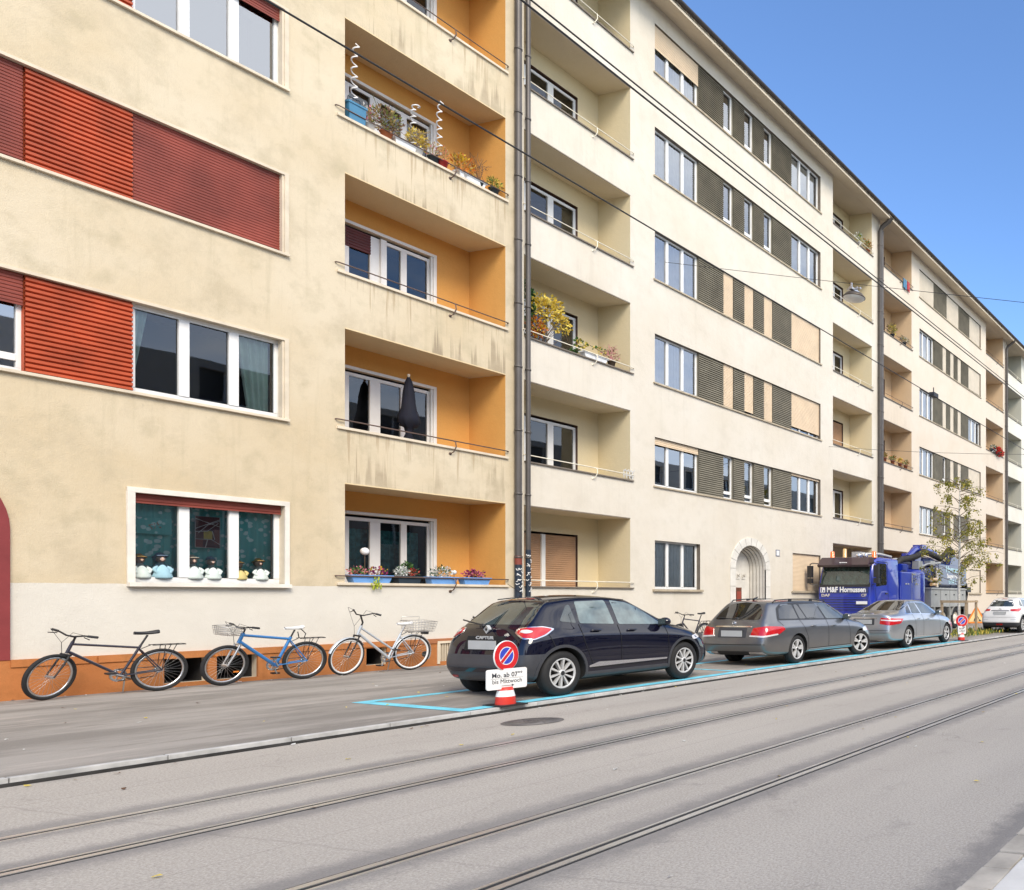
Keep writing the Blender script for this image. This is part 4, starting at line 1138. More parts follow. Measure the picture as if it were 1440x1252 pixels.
span((FX, 19.0, 11.35), (12.5, 19.0, 5.4), .1, 'span wire carrying the round street lamp')
span((FX, 27.8, 7.6), (12.5, 27.8, 7.6), .9, 'span wire crossing low over the far parked cars')
for k in range(1):
    b = MB(); b.box(-7.06, -6.94, 15.5, 15.72, 5.90, 5.98); b.tube([(-7.0, 15.6, 5.95), (-7.0, 15.6, 6.1)], .012, 5)
    tag(b.build('wire_clamp', 'wire'), 'small dark clamp on the contact wire', 'clamp')
LX, LY, LZ = -10.85, 19.0, 9.80
t = thing('street_lamp', 'round saucer street lamp hanging from the span wire', 'street lamp', (LX, LY, LZ))
b = MB(); b.lathe([(.0, .02), (.11, .02), (.22, -.03), (.295, -.11), (.30, -.14), (.287, -.14), (.25, -.13)], 28); b.build('shade', M_plain('lamp_bronze', (.10, .08, .06), .5, metal=.5), t)
b = MB(); b.lathe([(.287, -.138), (.25, -.18), (.15, -.22), (0, -.23)], 28); b.build('diffuser', M_plain('lamp_opal', (.72, .70, .64), .4), t)
b = MB(); b.box(-.05, .05, -.20, .20, .04, .10); b.box(-.02, .02, -.16, -.12, .1, .22); b.box(-.02, .02, .12, .16, .1, .22); b.box(-.2, .2, -.03, .03, .09, .13); b.build('hanger', 'steel', t)

# ------------------------------------------------------------------ birch, its guard and the planted strip
TX, TY = -12.3, 29.9; tz = zs(12.3)
t = thing('birch_tree', 'young birch with a white trunk and thin yellow-green crown', 'tree', (TX, TY, tz))
b = MB(); tp = [(0, 0, 0), (.01, .0, .8), (-.01, .02, 1.8), (.02, .0, 2.8), (.03, .03, 3.9), (.0, .05, 5.0), (.04, .03, 6.0), (.06, .05, 6.8)]
b.tube(tp, [.075, .062, .056, .05, .04, .028, .016, .006], 10)
b.build('trunk', 'bark', t)
br = MB(); lf = MB(); rr = random.Random(11)
for k in range(54):
    h = rr.uniform(1.9, 6.3); q = (h-1.9)/4.4
    L = rr.uniform(.9, 1.9)*(1-.62*q)+.2; a = rr.uniform(0, 2*PI)
    p0 = Vector((.01, .02, h)); d = Vector((cos(a), sin(a), rr.uniform(.25, .7)))
    p1 = p0+d*L*.5; p2 = p0+Vector((d.x*L*.95, d.y*L*.95, d.z*L*.62)); p3 = p0+Vector((d.x*L*1.15, d.y*L*1.15, d.z*L*.35))
    br.tube([p0, p1, p2, p3], [.016, .010, .006, .003], 5)
    for j in range(rr.randint(4, 7)):
        tt = rr.uniform(.4, 1.05); c0 = p0+Vector((d.x*L*1.1*tt, d.y*L*1.1*tt, d.z*L*(.75*tt if tt < .7 else .52)))
        e = c0+Vector((rr.uniform(-.28, .28), rr.uniform(-.28, .28), rr.uniform(-.45, -.05)))
        br.tube([c0, c0.lerp(e, .5)+Vector((0, 0, .05)), e], .003, 3)
        for s in range(rr.randint(8, 17)):
            pp = c0.lerp(e, rr.uniform(.1, 1.05))+Vector((rr.gauss(0, .05), rr.gauss(0, .05), rr.gauss(0, .05)))
            lf.leaf(pp, (rr.uniform(-1, 1), rr.uniform(-1, 1), rr.uniform(-1.2, .3)), rr.uniform(.06, .105), rr.choice((0, 0, 0, 1)), .75)
br.build('limbs', 'twig', t)
lf.build('crown', ['birch_leaf', 'birch_leaf_y'], t)
t = thing('tree_guard', 'weathered wooden tree guard round the birch trunk', 'tree guard', (TX, TY, tz))
for (dx, dy) in ((-.55, -.45), (.5, -.45), (.5, .65)):
    b = MB(); b.box(dx-.045, dx+.045, dy-.045, dy+.045, 0, 1.36); b.build('post', 'wood', t)
b = MB(); b.box(-.6, .56, -.515, -.497, 1.26, 1.36); b.box(.545, .563, -.5, .72, 1.27, 1.35); b.build('rail', 'wood', t)
struct(MB().build('planting_bed', 'earth')) if False else None
b = MB(); rr = random.Random(5)
for k in range(1500):
    x = -rr.uniform(11.0, 12.9); y = rr.uniform(26.6, 33.5)
    if rr.random() > 1-abs(y-30)/4.2: continue
    h = rr.uniform(.06, .22); d = Vector((rr.uniform(-.5, .5), rr.uniform(-.5, .5), 1))
    b.leaf((x, y, zs(-x)), d, h, rr.choice((0, 0, 1, 2)), .3)
tag(b.build('grass', ['leaf_olive', 'leaf_green', 'leaf_ylw2']), 'thin yellow-green grass at the foot of the birch', 'grass', None, 'stuff')
# fallen leaves lying about
b = MB(); rr = random.Random(9)
for k in range(330):
    u = rr.random()
    if u < .35: x = -rr.uniform(10.3, 16.8); y = rr.uniform(2, 26)
    elif u < .6: x = -rr.uniform(9.95, 10.25); y = rr.uniform(2, 40)
    elif u < .75: x = -rr.uniform(16.6, 16.92); y = rr.uniform(5, 30)
    else: x = -rr.uniform(1.7, 9.5); y = rr.uniform(1, 30)
    z = (zs(-x) if x < -10.27 else 0)+.006
    s = rr.uniform(.014, .036); a = rr.uniform(0, 2*PI); mi = rr.choice((0, 0, 1, 2, 3))
    pts = []
    for q in range(6):
        th = a+q*PI/3; r_ = s*(1 if q % 3 == 0 else .55); pts.append((x+r_*cos(th), y+r_*sin(th), z+rr.uniform(0, .014)))
    b.face(pts, mi)
tag(b.build('fallen_leaves', ['fl_white', 'leaf_straw', 'leaf_ylw2', 'leaf_brown']), 'pale fallen leaves scattered over the road and pavement', 'leaves', None, 'stuff')
# ------------------------------------------------------------------ mobile no-parking signs and the roadworks board
MT['sred'] = M_plain('sign_red', (.60, .012, .015), .4, var=.05); MT['sblue'] = M_plain('sign_blue', (.035, .06, .48), .4, var=.05); MT['swhite'] = M_plain('sign_white', (.78, .78, .77), .4, var=.03)
MT['ink'] = M_plain('sign_ink', (.03, .035, .05), .6); MT['orange'] = M_plain('sign_orange', (.75, .22, .02), .5, var=.06); MT['symb'] = M_plain('sign_yellow', (.78, .58, .28), .5)
MT['conered'] = M_plain('cone_red', (.62, .035, .02), .45)
def sign(loc, rz, label, rd):
    t = thing('no_parking_sign', label, 'road sign', loc, rz, 'mobile no-parking signs')
    b = MB(); b.box(-.19, .19, -.19, .19, 0, .022, 2)
    b.lathe([(.125, .022), (.118, .13)], 20, 0); b.lathe([(.118, .13), (.098, .215)], 20, 1); b.lathe([(.098, .215), (.085, .26), (0, .26)], 20, 0)
    b.build('foot', ['conered', 'swhite', 'blackp'], t)
    b = MB(); b.tube([(0, .02, .25), (0, .02, .86)], .017, 8); b.build('post', 'steel', t)
    # plate, facing local -y
    b = MB(); W, H, r_ = .58, .285, .03; z0 = .235
    pl = []
    for (cx, cz, a0) in ((W/2-r_, z0+r_, -90), (W/2-r_, z0+H-r_, 0), (-W/2+r_, z0+H-r_, 90), (-W/2+r_, z0+r_, 180)):
        for q in range(5): pl.append((cx+r_*cos(R(a0+q*22.5)), cz+r_*sin(R(a0+q*22.5))))
    b.prism(pl, -.035, -.02, 'y', 0)
    po = b.build('text_plate', ['swhite'], t)
    M = lambda x, z: frame_mat((x, -.037, z), (1, 0, 0), (0, 0, 1))
    text_words('lettering', 'Mo. ab 07°°', .092, M(0, z0+.195), 'ink', po, .001, sx=1.0, bold=.0012)
    text_words('lettering', 'bis Mittwoch', .084, M(0, z0+.108), 'ink', po, .001, sx=.98)
    b = MB(); b.box(-.235, .235, -.0365, -.0352, z0+.148, z0+.151); b.box(-.08, .07, -.0365, -.0352, z0+.043, z0+.050); b.face([(.065, -.0366, z0+.028), (.105, -.0366, z0+.0465), (.065, -.0366, z0+.065)])
    b.build('arrow', 'ink', po)
    # disc
    piv = Matrix.Translation((0, -.02, .70)) @ Matrix.Rotation(rd, 4, 'Z') @ Matrix.Rotation(R(90), 4, 'X')
    D = .215; b = MB(); b.lathe([(0, -.012), (D, -.012), (D, .0), (D-.012, .002), (D-.012, .004)], 36, 1, piv); b.lathe([(D-.010, .004), (.125, .004)], 36, 0, piv); b.lathe([(.128, .0042), (.116, .0042)], 36, 1, piv); b.lathe([(.117, .004), (0, .004)], 36, 2, piv)
    dsk = b.build('disc', ['sred', 'swhite', 'sblue'], t)
    b = MB(); P2 = piv @ Matrix.Rotation(R(45), 4, 'Z')
    b.box(-.128, .128, -.034, .034, .0045, .0052, 1, P2); b.box(-.126, .126, -.022, .022, .0053, .006, 0, P2)
    b.build('slash', ['sred', 'swhite'], dsk)
    return t
sign((-10.42, 8.60, zs(10.42)), R(86), 'mobile no-parking sign on a red and white foot behind the dark blue car', R(12))
sign((-10.5, 25.75, zs(10.5)), R(85), 'mobile no-parking sign by the birch, in front of the silver saloon', R(-58))
t = thing('roadworks_sign', 'triangular orange roadworks board standing on the pavement by the far wall', 'road sign', (-15.4, 39.9, zs(15.4)), R(35))
def tri(s, z): return [(-s/2, z), (s/2, z), (0, z+s*.866)]
b = MB(); b.prism(tri(1.15, .05), -.02, .0, 'y', 0); b.prism(tri(.86, .133), -.024, -.0205, 'y', 1); b.build('board', ['orange', 'symb'], t)
b = MB(); X = -.03
b.sphere((-.06, X, .60), (.05, .01, .05), 8); b.tube([(-.07, X, .53), (-.02, X, .40), (-.10, X, .28), (-.12, X, .17)], .03, 6); b.tube([(-.02, X, .40), (.03, X, .28), (.02, X, .17)], .028, 6); b.tube([(-.06, X, .50), (.08, X, .40), (.16, X, .24)], .016, 6); b.prism([(.10, .16), (.28, .16), (.19, .27)], X-.004, X+.004, 'y')
b.build('worker_symbol', 'ink', t)
b = MB(); b.tube([(-.3, .0, .3), (-.3, .32, 0)], .015, 6); b.tube([(.3, .0, .3), (.3, .32, 0)], .015, 6); b.build('stand', 'steel', t)

# ------------------------------------------------------------------ bicycles
MT['tyre'] = M_plain('bicycle_tyre', (.015, .015, .016), .85); MT['alu'] = M_plain('brushed_aluminium', (.62, .62, .62), .3, metal=1.0, var=.06)
def bike(loc, lean, label, o):
    """local x forward, z up; wheels on z = 0"""
    root = thing('bicycle', label, 'bicycle', loc, 0, 'bicycles leaning along the wall')
    root.rotation_mode = 'XYZ'
    root.rotation_euler = (R(lean), 0, R(-90+o.get('yaw', 0)))
    Rw = o.get('R', .335); wb = o['wb']; tw = o.get('tw', .024)
    rear = Vector((0, 0, Rw)); front = Vector((wb, 0, Rw)); bb = Vector((.43, 0, .28))
    ht = Vector((wb-.21, 0, o['ht'])); hb = Vector((wb-.165, 0, o['ht']-.13)); st_top = Vector((.43-.20, 0, o['sth']))
    sax = (ht-hb).normalized(); ang = R(o.get('steer', 0))
    RM = Matrix.Translation(hb) @ Matrix.Rotation(ang, 4, sax) @ Matrix.Translation(-hb)
    S_ = lambda p: RM @ Vector(p)
    def wheel(c, M):
        b = MB(); n = 40; vs = []; fs = []
        for k in range(n):
            a = 2*PI*k/n
            for j in range(8):
                ph = 2*PI*j/8; r_ = Rw-tw+tw*cos(ph)
                vs.append(M @ Vector((c.x+r_*cos(a), tw*sin(ph), c.z+r_*sin(a))))
        for k in range(n):
            for j in range(8): fs.append((k*8+j, k*8+(j+1) % 8, ((k+1) % n)*8+(j+1) % 8, ((k+1) % n)*8+j))
        b.raw(vs, fs, 0, True); w = b.build('wheel', 'tyre', root)
        b = MB(); vs = []; fs = []; ri, ro = Rw-2*tw-.022, Rw-2*tw+.006
        for k in range(n):
            a = 2*PI*k/n
            for (r_, yy) in ((ri, -.007), (ro, -.013), (ro, .013), (ri, .007)): vs.append(M @ Vector((c.x+r_*cos(a), yy, c.z+r_*sin(a))))
        for k in range(n):
            for j in range(4): fs.append((k*4+j, k*4+(j+1) % 4, ((k+1) % n)*4+(j+1) % 4, ((k+1) % n)*4+j))
        b.raw(vs, fs, 0, True); b.build('rim', o.get('rim', 'alu'), w)
        b = MB()
        for k in range(28):
            a = 2*PI*k/28; a2 = a+(.35 if k % 2 else -.35); sd = .03*(1 if k % 4 < 2 else -1)
            b.tube([M @ Vector((c.x+.02*cos(a2), sd, c.z+.02*sin(a2))), M @ Vector((c.x+ri*cos(a), 0, c.z+ri*sin(a)))], .0016, 3, 0, False)
        b.tube([M @ Vector((c.x, -.05, c.z)), M @ Vector((c.x, .05, c.z))], .02, 8)
        b.build('spokes', o.get('spk', 'alu'), w)
    I = Matrix.Identity(4)
    wheel(rear, I); wheel(front, RM)
    fr = MB(); r_ = o.get('tr', .017)
    fr.tube([ht+sax*.02, hb-sax*.02], r_*1.15, 8); fr.tube([bb, st_top], r_, 8); fr.tube([hb+sax*.01, bb], r_*1.2, 8)
    if o['style'] == 'step':
        fr.tube([ht-sax*.02, bb.lerp(st_top, .34)], r_*.95, 8)
    else: fr.tube([ht-sax*.02, bb.lerp(st_top, .93)], r_, 8)
    for s in (-1, 1):
        fr.tube([bb+Vector((0, s*.03, 0)), rear+Vector((0, s*.055, 0))], .010, 6); fr.tube([st_top.lerp(bb, .1)+Vector((0, s*.02, 0)), rear+Vector((0, s*.055, 0))], .009, 6)
    fr.tube([bb+Vector((0, -.035, 0)), bb+Vector((0, .035, 0))], .024, 10)
    fr.build('frame', o['col'], root)
    fk = MB(); cr = hb-sax*.04
    for s in (-1, 1): fk.tube([S_(cr+Vector((0, s*.05, 0))), S_(cr.lerp(front, .45)+Vector((-.005, s*.055, 0))), S_(front+Vector((0, s*.052, 0)))], [.017, .016, .011] if o.get('susp') else [.013, .012, .009], 7)
    fk.tube([S_(cr+Vector((0, -.065, 0))), S_(cr+Vector((0, .065, 0)))], .016, 7)
    fk.build('fork', o.get('fork', o['col']), root)
    h = MB(); top = ht+sax*.08; sp = top+Vector((.07, 0, .03+o.get('rise', 0)))
    h.tube([S_(ht), S_(top), S_(sp)], .014, 7)
    bw = .29
    pts = [(-.06, -bw, .03), (-.02, -.16, .03), (0, -.05, 0), (0, .05, 0), (-.02, .16, .03), (-.06, bw, .03)] if o.get('bar', 'flat') == 'flat' else [(-.14, -bw*.95, .03), (-.06, -.2, .06), (.01, -.07, 0), (.01, .07, 0), (-.06, .2, .06), (-.14, bw*.95, .03)]
    h.tube([S_(sp+Vector(p)) for p in pts], .012, 7)
    for s in (0, 1):
        a, c_ = (pts[0], pts[1]) if s == 0 else (pts[-1], pts[-2]); a = Vector(a); c_ = Vector(c_)
        h.tube([S_(sp+a), S_(sp+a.lerp(c_, .75))], .018, 8)
        h.tube([S_(sp+a.lerp(c_, .9)+Vector((.02, 0, -.02))), S_(sp+a.lerp(c_, .2)+Vector((.07, 0, -.03)))], .007, 5)
        h.tube([S_(sp+a.lerp(c_, .9)), S_(sp+c_+Vector((.14, -.02 if s else .02, .06))), S_(ht+Vector((.14, 0, .02))), S_(cr+Vector((.05, 0, .0)))], .0035, 4)
    h.build('handlebar', 'blackp', root)
    s = MB(); sp0 = st_top; sp1 = st_top+(st_top-bb).normalized()*o.get('post', .14)
    s.tube([sp0-(st_top-bb).normalized()*.03, sp1], .013, 8); s.build('seat_post', o.get('postm', 'alu'), root)
    s = MB(); n = 10; vs = []; prof = []
    for i in range(n+1):
        q = i/n; x = sp1.x+.15-q*.27; wd = .016+.058*max(0, (q-.25)/.75)**1.2 if q < .97 else .04
        zt = sp1.z+.04+.012*(q-.3)**2*4
        for (u, dz) in ((-1, -.03), (-.95, 0), (-.5, .014), (0, .016), (.5, .014), (.95, 0), (1, -.03)): vs.append((x, u*wd, zt+dz))
    fs = [(i*7+j, i*7+j+1, (i+1)*7+j+1, (i+1)*7+j) for i in range(n) for j in range(6)]
    fs += [(i*7+6, i*7, (i+1)*7, (i+1)*7+6) for i in range(n)] + [tuple(range(7)), tuple(n*7+6-k for k in range(7))]
    s.raw(vs, fs, 0, True); s.build('saddle', o.get('sad', 'blackp'), root)
    c = MB(); T = Matrix.Translation(bb) @ Matrix.Rotation(R(90), 4, 'X')
    c.lathe([(.095, .052), (.098, .056), (.092, .06), (.07, .06), (.065, .054)], 28, 0, T); c.lathe([(0, .062), (.03, .062), (.03, .05)], 14, 0, T)
    for k in range(5): c.tube([bb+Vector((0, -.056, 0)), bb+Vector((.08*cos(k*1.257), -.056, .08*sin(k*1.257)))], .008, 5, 0)
    ca = R(o.get('crank', -20))
    for sd in (-1, 1):
        d = Vector((cos(ca), 0, sin(ca)))*(-sd if sd < 0 else -1)*(-1)
        d = Vector((cos(ca), 0, sin(ca)))*(1 if sd < 0 else -1)
        a = bb+Vector((0, sd*.07, 0)); e = a+d*.17
        c.tube([a, e], .011, 6, 0); c.box(e.x-.045, e.x+.045, e.y+(0 if sd > 0 else -.09), e.y+(.09 if sd > 0 else 0), e.z-.012, e.z+.012, 1)
    # chain runs and sprocket
    c.tube([bb+Vector((0, -.055, .092)), rear+Vector((0, -.045, .045))], .006, 4, 1); c.tube([bb+Vector((0, -.055, -.092)), rear+Vector((.03, -.045, -.10)), rear+Vector((0, -.045, -.045))], .006, 4, 1)
    c.lathe([(.05, .04), (.05, .05), (.02, .05)], 16, 0, Matrix.Translation(rear) @ Matrix.Rotation(R(90), 4, 'X'))
    c.build('crankset', ['alu' if o.get('lightcrank', True) else 'blackp', 'blackp'], root)
    if o.get('stand', True):
        k = MB(); k.tube([Vector((.36 if not o.get('rstand') else .06, -.05, .27)), Vector((.33 if not o.get('rstand') else .0, -.14, .005))], [.011, .009], 6); k.build('kickstand', 'alu', root)
    if o.get('rack'):
        k = MB(); zr = 2*Rw+.06
        for sd in (-1, 1):
            k.tube([(.12, sd*.05, zr), (-.26, sd*.06, zr), (-.28, 0, zr)], .006, 5); k.tube([(-.02, sd*.06, zr), rear+Vector((0, sd*.06, .01))], .005, 5); k.tube([(-.15, sd*.06, zr), rear+Vector((0, sd*.06, .01))], .005, 5)
        for q in range(4): k.tube([(.08-q*.09, -.055, zr), (.08-q*.09, .055, zr)], .004, 4)
        k.tube([(.12, 0, zr), (.22, 0, zr-.05)], .006, 5)
        k.build('luggage_rack', 'blackp', root)
    if o.get('fender'):
        for nm, cc, M, a0, a1 in (('mudguard', rear, I, 20, 205), ('mudguard', front, RM, 15, 150)):
            k = MB(); rr_ = Rw+.018; n = 20; vs = []; fs = []
            for i in range(n+1):
                a = R(a0+(a1-a0)*i/n)
                for (yy, dr) in ((-.027, -.012), (-.015, 0), (.015, 0), (.027, -.012)): vs.append(M @ Vector((cc.x+(rr_+dr)*cos(a), yy, cc.z+(rr_+dr)*sin(a))))
            for i in range(n):
                for j in range(3): fs.append((i*4+j, i*4+j+1, (i+1)*4+j+1, (i+1)*4+j))
            k.raw(vs, fs, 0, True); k.build(nm, o['fender'], root)
    if o.get('basket'):
        which = o['basket']; k = MB()
        if which == 'front': cx, cz, lx, ly, hh, M = wb-.0, o['ht']+.0, .20, .26, .14, RM
        else: cx, cz, lx, ly, hh, M = -.10, 2*Rw+.075, .40, .30, .20, I
        tp = 1.18
        for q in range(5):
            f = 1+(tp-1)*q/4; z = cz+hh*q/4; ax, ay = lx/2*f, ly/2*f
            k.tube([M @ Vector(p) for p in ((cx-ax,-ay,z),(cx+ax,-ay,z),(cx+ax,ay,z),(cx-ax,ay,z),(cx-ax,-ay,z))], .0045 if q == 4 else .0028, 4)
        for q in range(9):
            u = -1+q/4
            for sd in (-1, 1):
                k.tube([M @ Vector((cx+u*lx/2, sd*ly/2, cz)), M @ Vector((cx+u*lx/2*tp, sd*ly/2*tp, cz+hh))], .0026, 3); k.tube([M @ Vector((cx+sd*lx/2, u*ly/2, cz)), M @ Vector((cx+sd*lx/2*tp, u*ly/2*tp, cz+hh))], .0026, 3)
            k.tube([M @ Vector((cx+u*lx/2, -ly/2, cz)), M @ Vector((cx+u*lx/2, ly/2, cz))], .0026, 3)
        if which == 'rear':
            ay = ly/2*tp; ax = lx/2*tp; z = cz+hh
            k.tube([(cx-ax*.5, -ay, z), (cx-ax*.5, -ay*.9, z+.07), (cx+ax*.9, -ay*.9, z+.075), (cx+ax*.9, -ay, z)], .004, 4)
        k.build('basket', 'alu', root)
        if which == 'rear':
            k = MB(); k.box(-.26, -.19, -.06, .06, 2*Rw+.01, 2*Rw+.075); k.build('rear_light', 'blackp', root)
    if o.get('lock'):
        k = MB(); x0, z0 = sp1.x-.06, sp1.z-.02
        k.tube([(x0, -.05, z0+.03), (x0-.08, -.07, z0+.02), (x0-.15, -.07, z0-.06), (x0-.12, -.06, z0-.15), (x0-.04, -.05, z0-.13), (x0-.01, -.04, z0-.02)], .008, 5); k.build('cable_lock', 'blackp', root)
    if o.get('decal'):
        k = MB(); d = (bb-hb); 
        for q in range(5): 
            p = hb+d*(.36+.05*q); k.box(p.x-.008, p.x+.008, -r_*1.2-.003, -r_*1.2, p.z-.012, p.z+.012)
        k.build('frame_decal', 'whitep', root)
    if o.get('reflect'):
        k = MB()
        for a in (215, 50): 
            p = RM @ Vector((front.x+.22*cos(R(a)), -.02, front.z+.22*sin(R(a)))); k.box(p.x-.035, p.x+.035, p.y-.006, p.y+.002, p.z-.012, p.z+.012)
        k.build('spoke_reflector', 'orange', root)
    return root
z = zs(16.6)
MT['b1'] = M_paint('bike_black_purple', (.015, .012, .025), 0, .4); MT['b2'] = M_paint('bike_blue', (.02, .16, .42), 0, .35); MT['b3'] = M_paint('bike_pale_silver', (.52, .56, .60), .3, .35)
bike((-16.55, 7.93, z), -5, 'black mountain bike with turned front wheel, leftmost against the terracotta plinth', dict(wb=1.15, R=.33, ht=.80, sth=.72, style='dia', col='b1', steer=24, rack=True, crank=200, decal=True, lightcrank=True, post=.17, postm='blackp', susp=False, fork='blackp'))
bike((-16.5, 9.80, z), -5, 'blue mountain bike with a white covered saddle and small front basket', dict(wb=1.11, R=.335, tw=.027, ht=.84, sth=.76, style='dia', col='b2', tr=.023, steer=8, rack=True, crank=245, post=.13, sad='whitep', postm='blackp', susp=True, fork='alu', basket='front', lock=True, reflect=True, rstand=True, fender=None, decal=True))
bike((-16.5, 11.60, z), -5, 'silver step-through city bike with a wire rear basket', dict(wb=1.15, R=.35, tw=.019, ht=.90, sth=.74, style='step', col='b3', steer=14, rack=True, crank=290, post=.17, sad='whitep', bar='city', rise=.12, basket='rear', fender='b3', fork='blackp', rim='whitep', tr=.02))
bike((-16.5, 19.98, z), -5, 'dark bicycle against the off-white wall, half hidden beyond the dark blue car', dict(wb=1.10, R=.335, ht=.84, sth=.78, style='dia', col='b1', steer=10, rack=True, crank=20, post=.16, postm='blackp', fender='blackp'))
bike((-16.5, 13.95, z), -5, 'bicycle almost hidden behind the dark blue car, only its handlebar showing', dict(wb=1.10, R=.335, ht=.84, sth=.78, style='dia', col='b1', steer=10, crank=20, post=.16))
# ------------------------------------------------------------------ cars
MT['cglass'] = None
def M_carglass(name, col):
    m, nt, b = base(name)
    b.inputs['Base Color'].default_value = (*col, 1); b.inputs['Roughness'].default_value = .03
    b.inputs['IOR'].default_value = 1.75; b.inputs['Coat Weight'].default_value = .6; b.inputs['Coat Roughness'].default_value = .02
    p = opos(nt); f = noise(nt, p, 3.0, 3)
    c = mix(nt, ramp(nt, f, .35, .65), tuple(x*.5 for x in col), tuple(x*1.4 for x in col)); nt.links.new(c, b.inputs['Base Color'])
    return m
MT['cglass'] = M_carglass('tinted_car_glass', (.035, .048, .048)); MT['cglassd'] = M_carglass('dark_car_glass', (.012, .013, .014)); MT['cglassl'] = M_carglass('pale_car_glass', (.10, .14, .14))
MT['lens'] = M_plain('red_lens', (.48, .008, .012), .12, coat=1, var=.1, local=True); MT['lensw'] = M_plain('clear_lens', (.62, .60, .60), .12, coat=1, local=True); MT['lensr'] = M_plain('red_reflector', (.4, .01, .01), .2)
MT['plate'] = M_plain('blank_plate', (.45, .46, .46), .4, var=.05); MT['clad'] = M_plain('grey_cladding', (.045, .047, .055), .42, var=.1, local=True)
MT['under'] = M_plain('underbody', (.008, .008, .008), .9)
MT['rimm'] = M_plain('alloy_rim', (.62, .62, .62), .35, metal=.35, var=.04)

def poly_round(poly, r_=.04, n=4):
    out = []; N = len(poly)
    for i in range(N):
        p0, p1, p2 = (Vector(poly[(i-1) % N]), Vector(poly[i]), Vector(poly[(i+1) % N]))
        a = (p0-p1); b_ = (p2-p1); rr = min(r_, a.length*.45, b_.length*.45)
        A = p1+a.normalized()*rr; B = p1+b_.normalized()*rr
        for k in range(n+1):
            t = k/n; out.append(tuple(A*(1-t)**2+p1*2*t*(1-t)+B*t*t))
    return out

def inside(p, poly):
    x, y = p; c = False; n = len(poly)
    for i in range(n):
        x1, y1 = poly[i]; x2, y2 = poly[(i+1) % n]
        if (y1 > y) != (y2 > y) and x < (x2-x1)*(y-y1)/(y2-y1)+x1: c = not c
    return c

def patch(bvh, M, poly, off, dens, m, name, parent, label=None, skirt=True):
    N = len(poly); bd = []
    for i in range(N):
        a, b_ = Vector(poly[i]), Vector(poly[(i+1) % N]); k = max(1, int((b_-a).length/dens))
        for j in range(k): bd.append(a.lerp(b_, j/k))
    nb = len(bd); pts = list(bd)
    us = [p.x for p in bd]; vs = [p.y for p in bd]
    u = min(us)+dens*.5
    while u < max(us):
        v = min(vs)+dens*.5
        while v < max(vs):
            if inside((u, v), [tuple(p) for p in bd]) and min((Vector((u, v))-q).length for q in bd) > dens*.4: pts.append(Vector((u, v)))
            v += dens
        u += dens
    vv, _, ff, ov, _, _ = delaunay_2d_cdt(pts, [(i, (i+1) % nb) for i in range(nb)], [], 1, 1e-6)
    R3 = M.to_3x3(); n = R3 @ Vector((0, 0, 1)); out = []
    for p in vv:
        o = M @ Vector((p[0], p[1], -6))
        hit, nrm, _, _ = bvh.ray_cast(o, n)
        if hit is None:
            hit, nrm, _, _ = bvh.find_nearest(M @ Vector((p[0], p[1], 0)))
        if nrm.dot(n) > 0: nrm = -nrm
        out.append(hit+(nrm*.5-n*.5).normalized()*off)
    mb = MB(); fs = []
    for f in ff:
        a, b_, c = (out[i] for i in f)
        if (b_-a).cross(c-a).dot(n) > 0: f = list(reversed(f))
        fs.append(tuple(f))
    mb.raw(out, fs, 0, True)
    if skirt:
        cnt = {}
        for f in fs:
            for i in range(len(f)): cnt[(f[i], f[(i+1) % len(f)])] = 1
        for (i, j) in list(cnt):
            if (j, i) not in cnt:
                a, b_ = out[i], out[j]; d = n*(off+.012); mb.face([b_, a, a+d, b_+d], 0)
    return mb.build(name, m, parent, label)

def seam(bvh, M, line, m, parent, w=.011, off=.0035, name='panel_gap'):
    L = [Vector(p) for p in line]; A = []; B = []
    for i, p in enumerate(L):
        d = (L[min(i+1, len(L)-1)]-L[max(i-1, 0)]).normalized(); nn = Vector((-d.y, d.x))*w/2
        A.append(tuple(p+nn)); B.append(tuple(p-nn))
    return patch(bvh, M, A+B[::-1], off, .05, m, name, parent, None, False)

SIDE = {'R': Matrix(((1,0,0,0),(0,0,1,0),(0,1,0,0),(0,0,0,1))), 'L': Matrix(((1,0,0,0),(0,0,-1,0),(0,1,0,0),(0,0,0,1)))}   # (u=x, v=z) seen from the right / left
REAR = Matrix(((0,0,1,0),(1,0,0,0),(0,1,0,0),(0,0,0,1)))    # (u=y, v=z), looking forward
FRONT = Matrix(((0,0,-1,0),(1,0,0,0),(0,1,0,0),(0,0,0,1)))
TOP = Matrix(((1,0,0,0),(0,1,0,0),(0,0,-1,0),(0,0,0,1)))
def DIAG(side, org, ang=45):
    s = -1 if side == 'R' else 1
    n = Vector((cos(R(ang)), -s*sin(R(ang)), 0)); u = Vector((sin(R(ang)), s*cos(R(ang)), 0))
    Mx = Matrix((u, Vector((0, 0, 1)), n)).transposed().to_4x4(); Mx.translation = Vector(org); return Mx

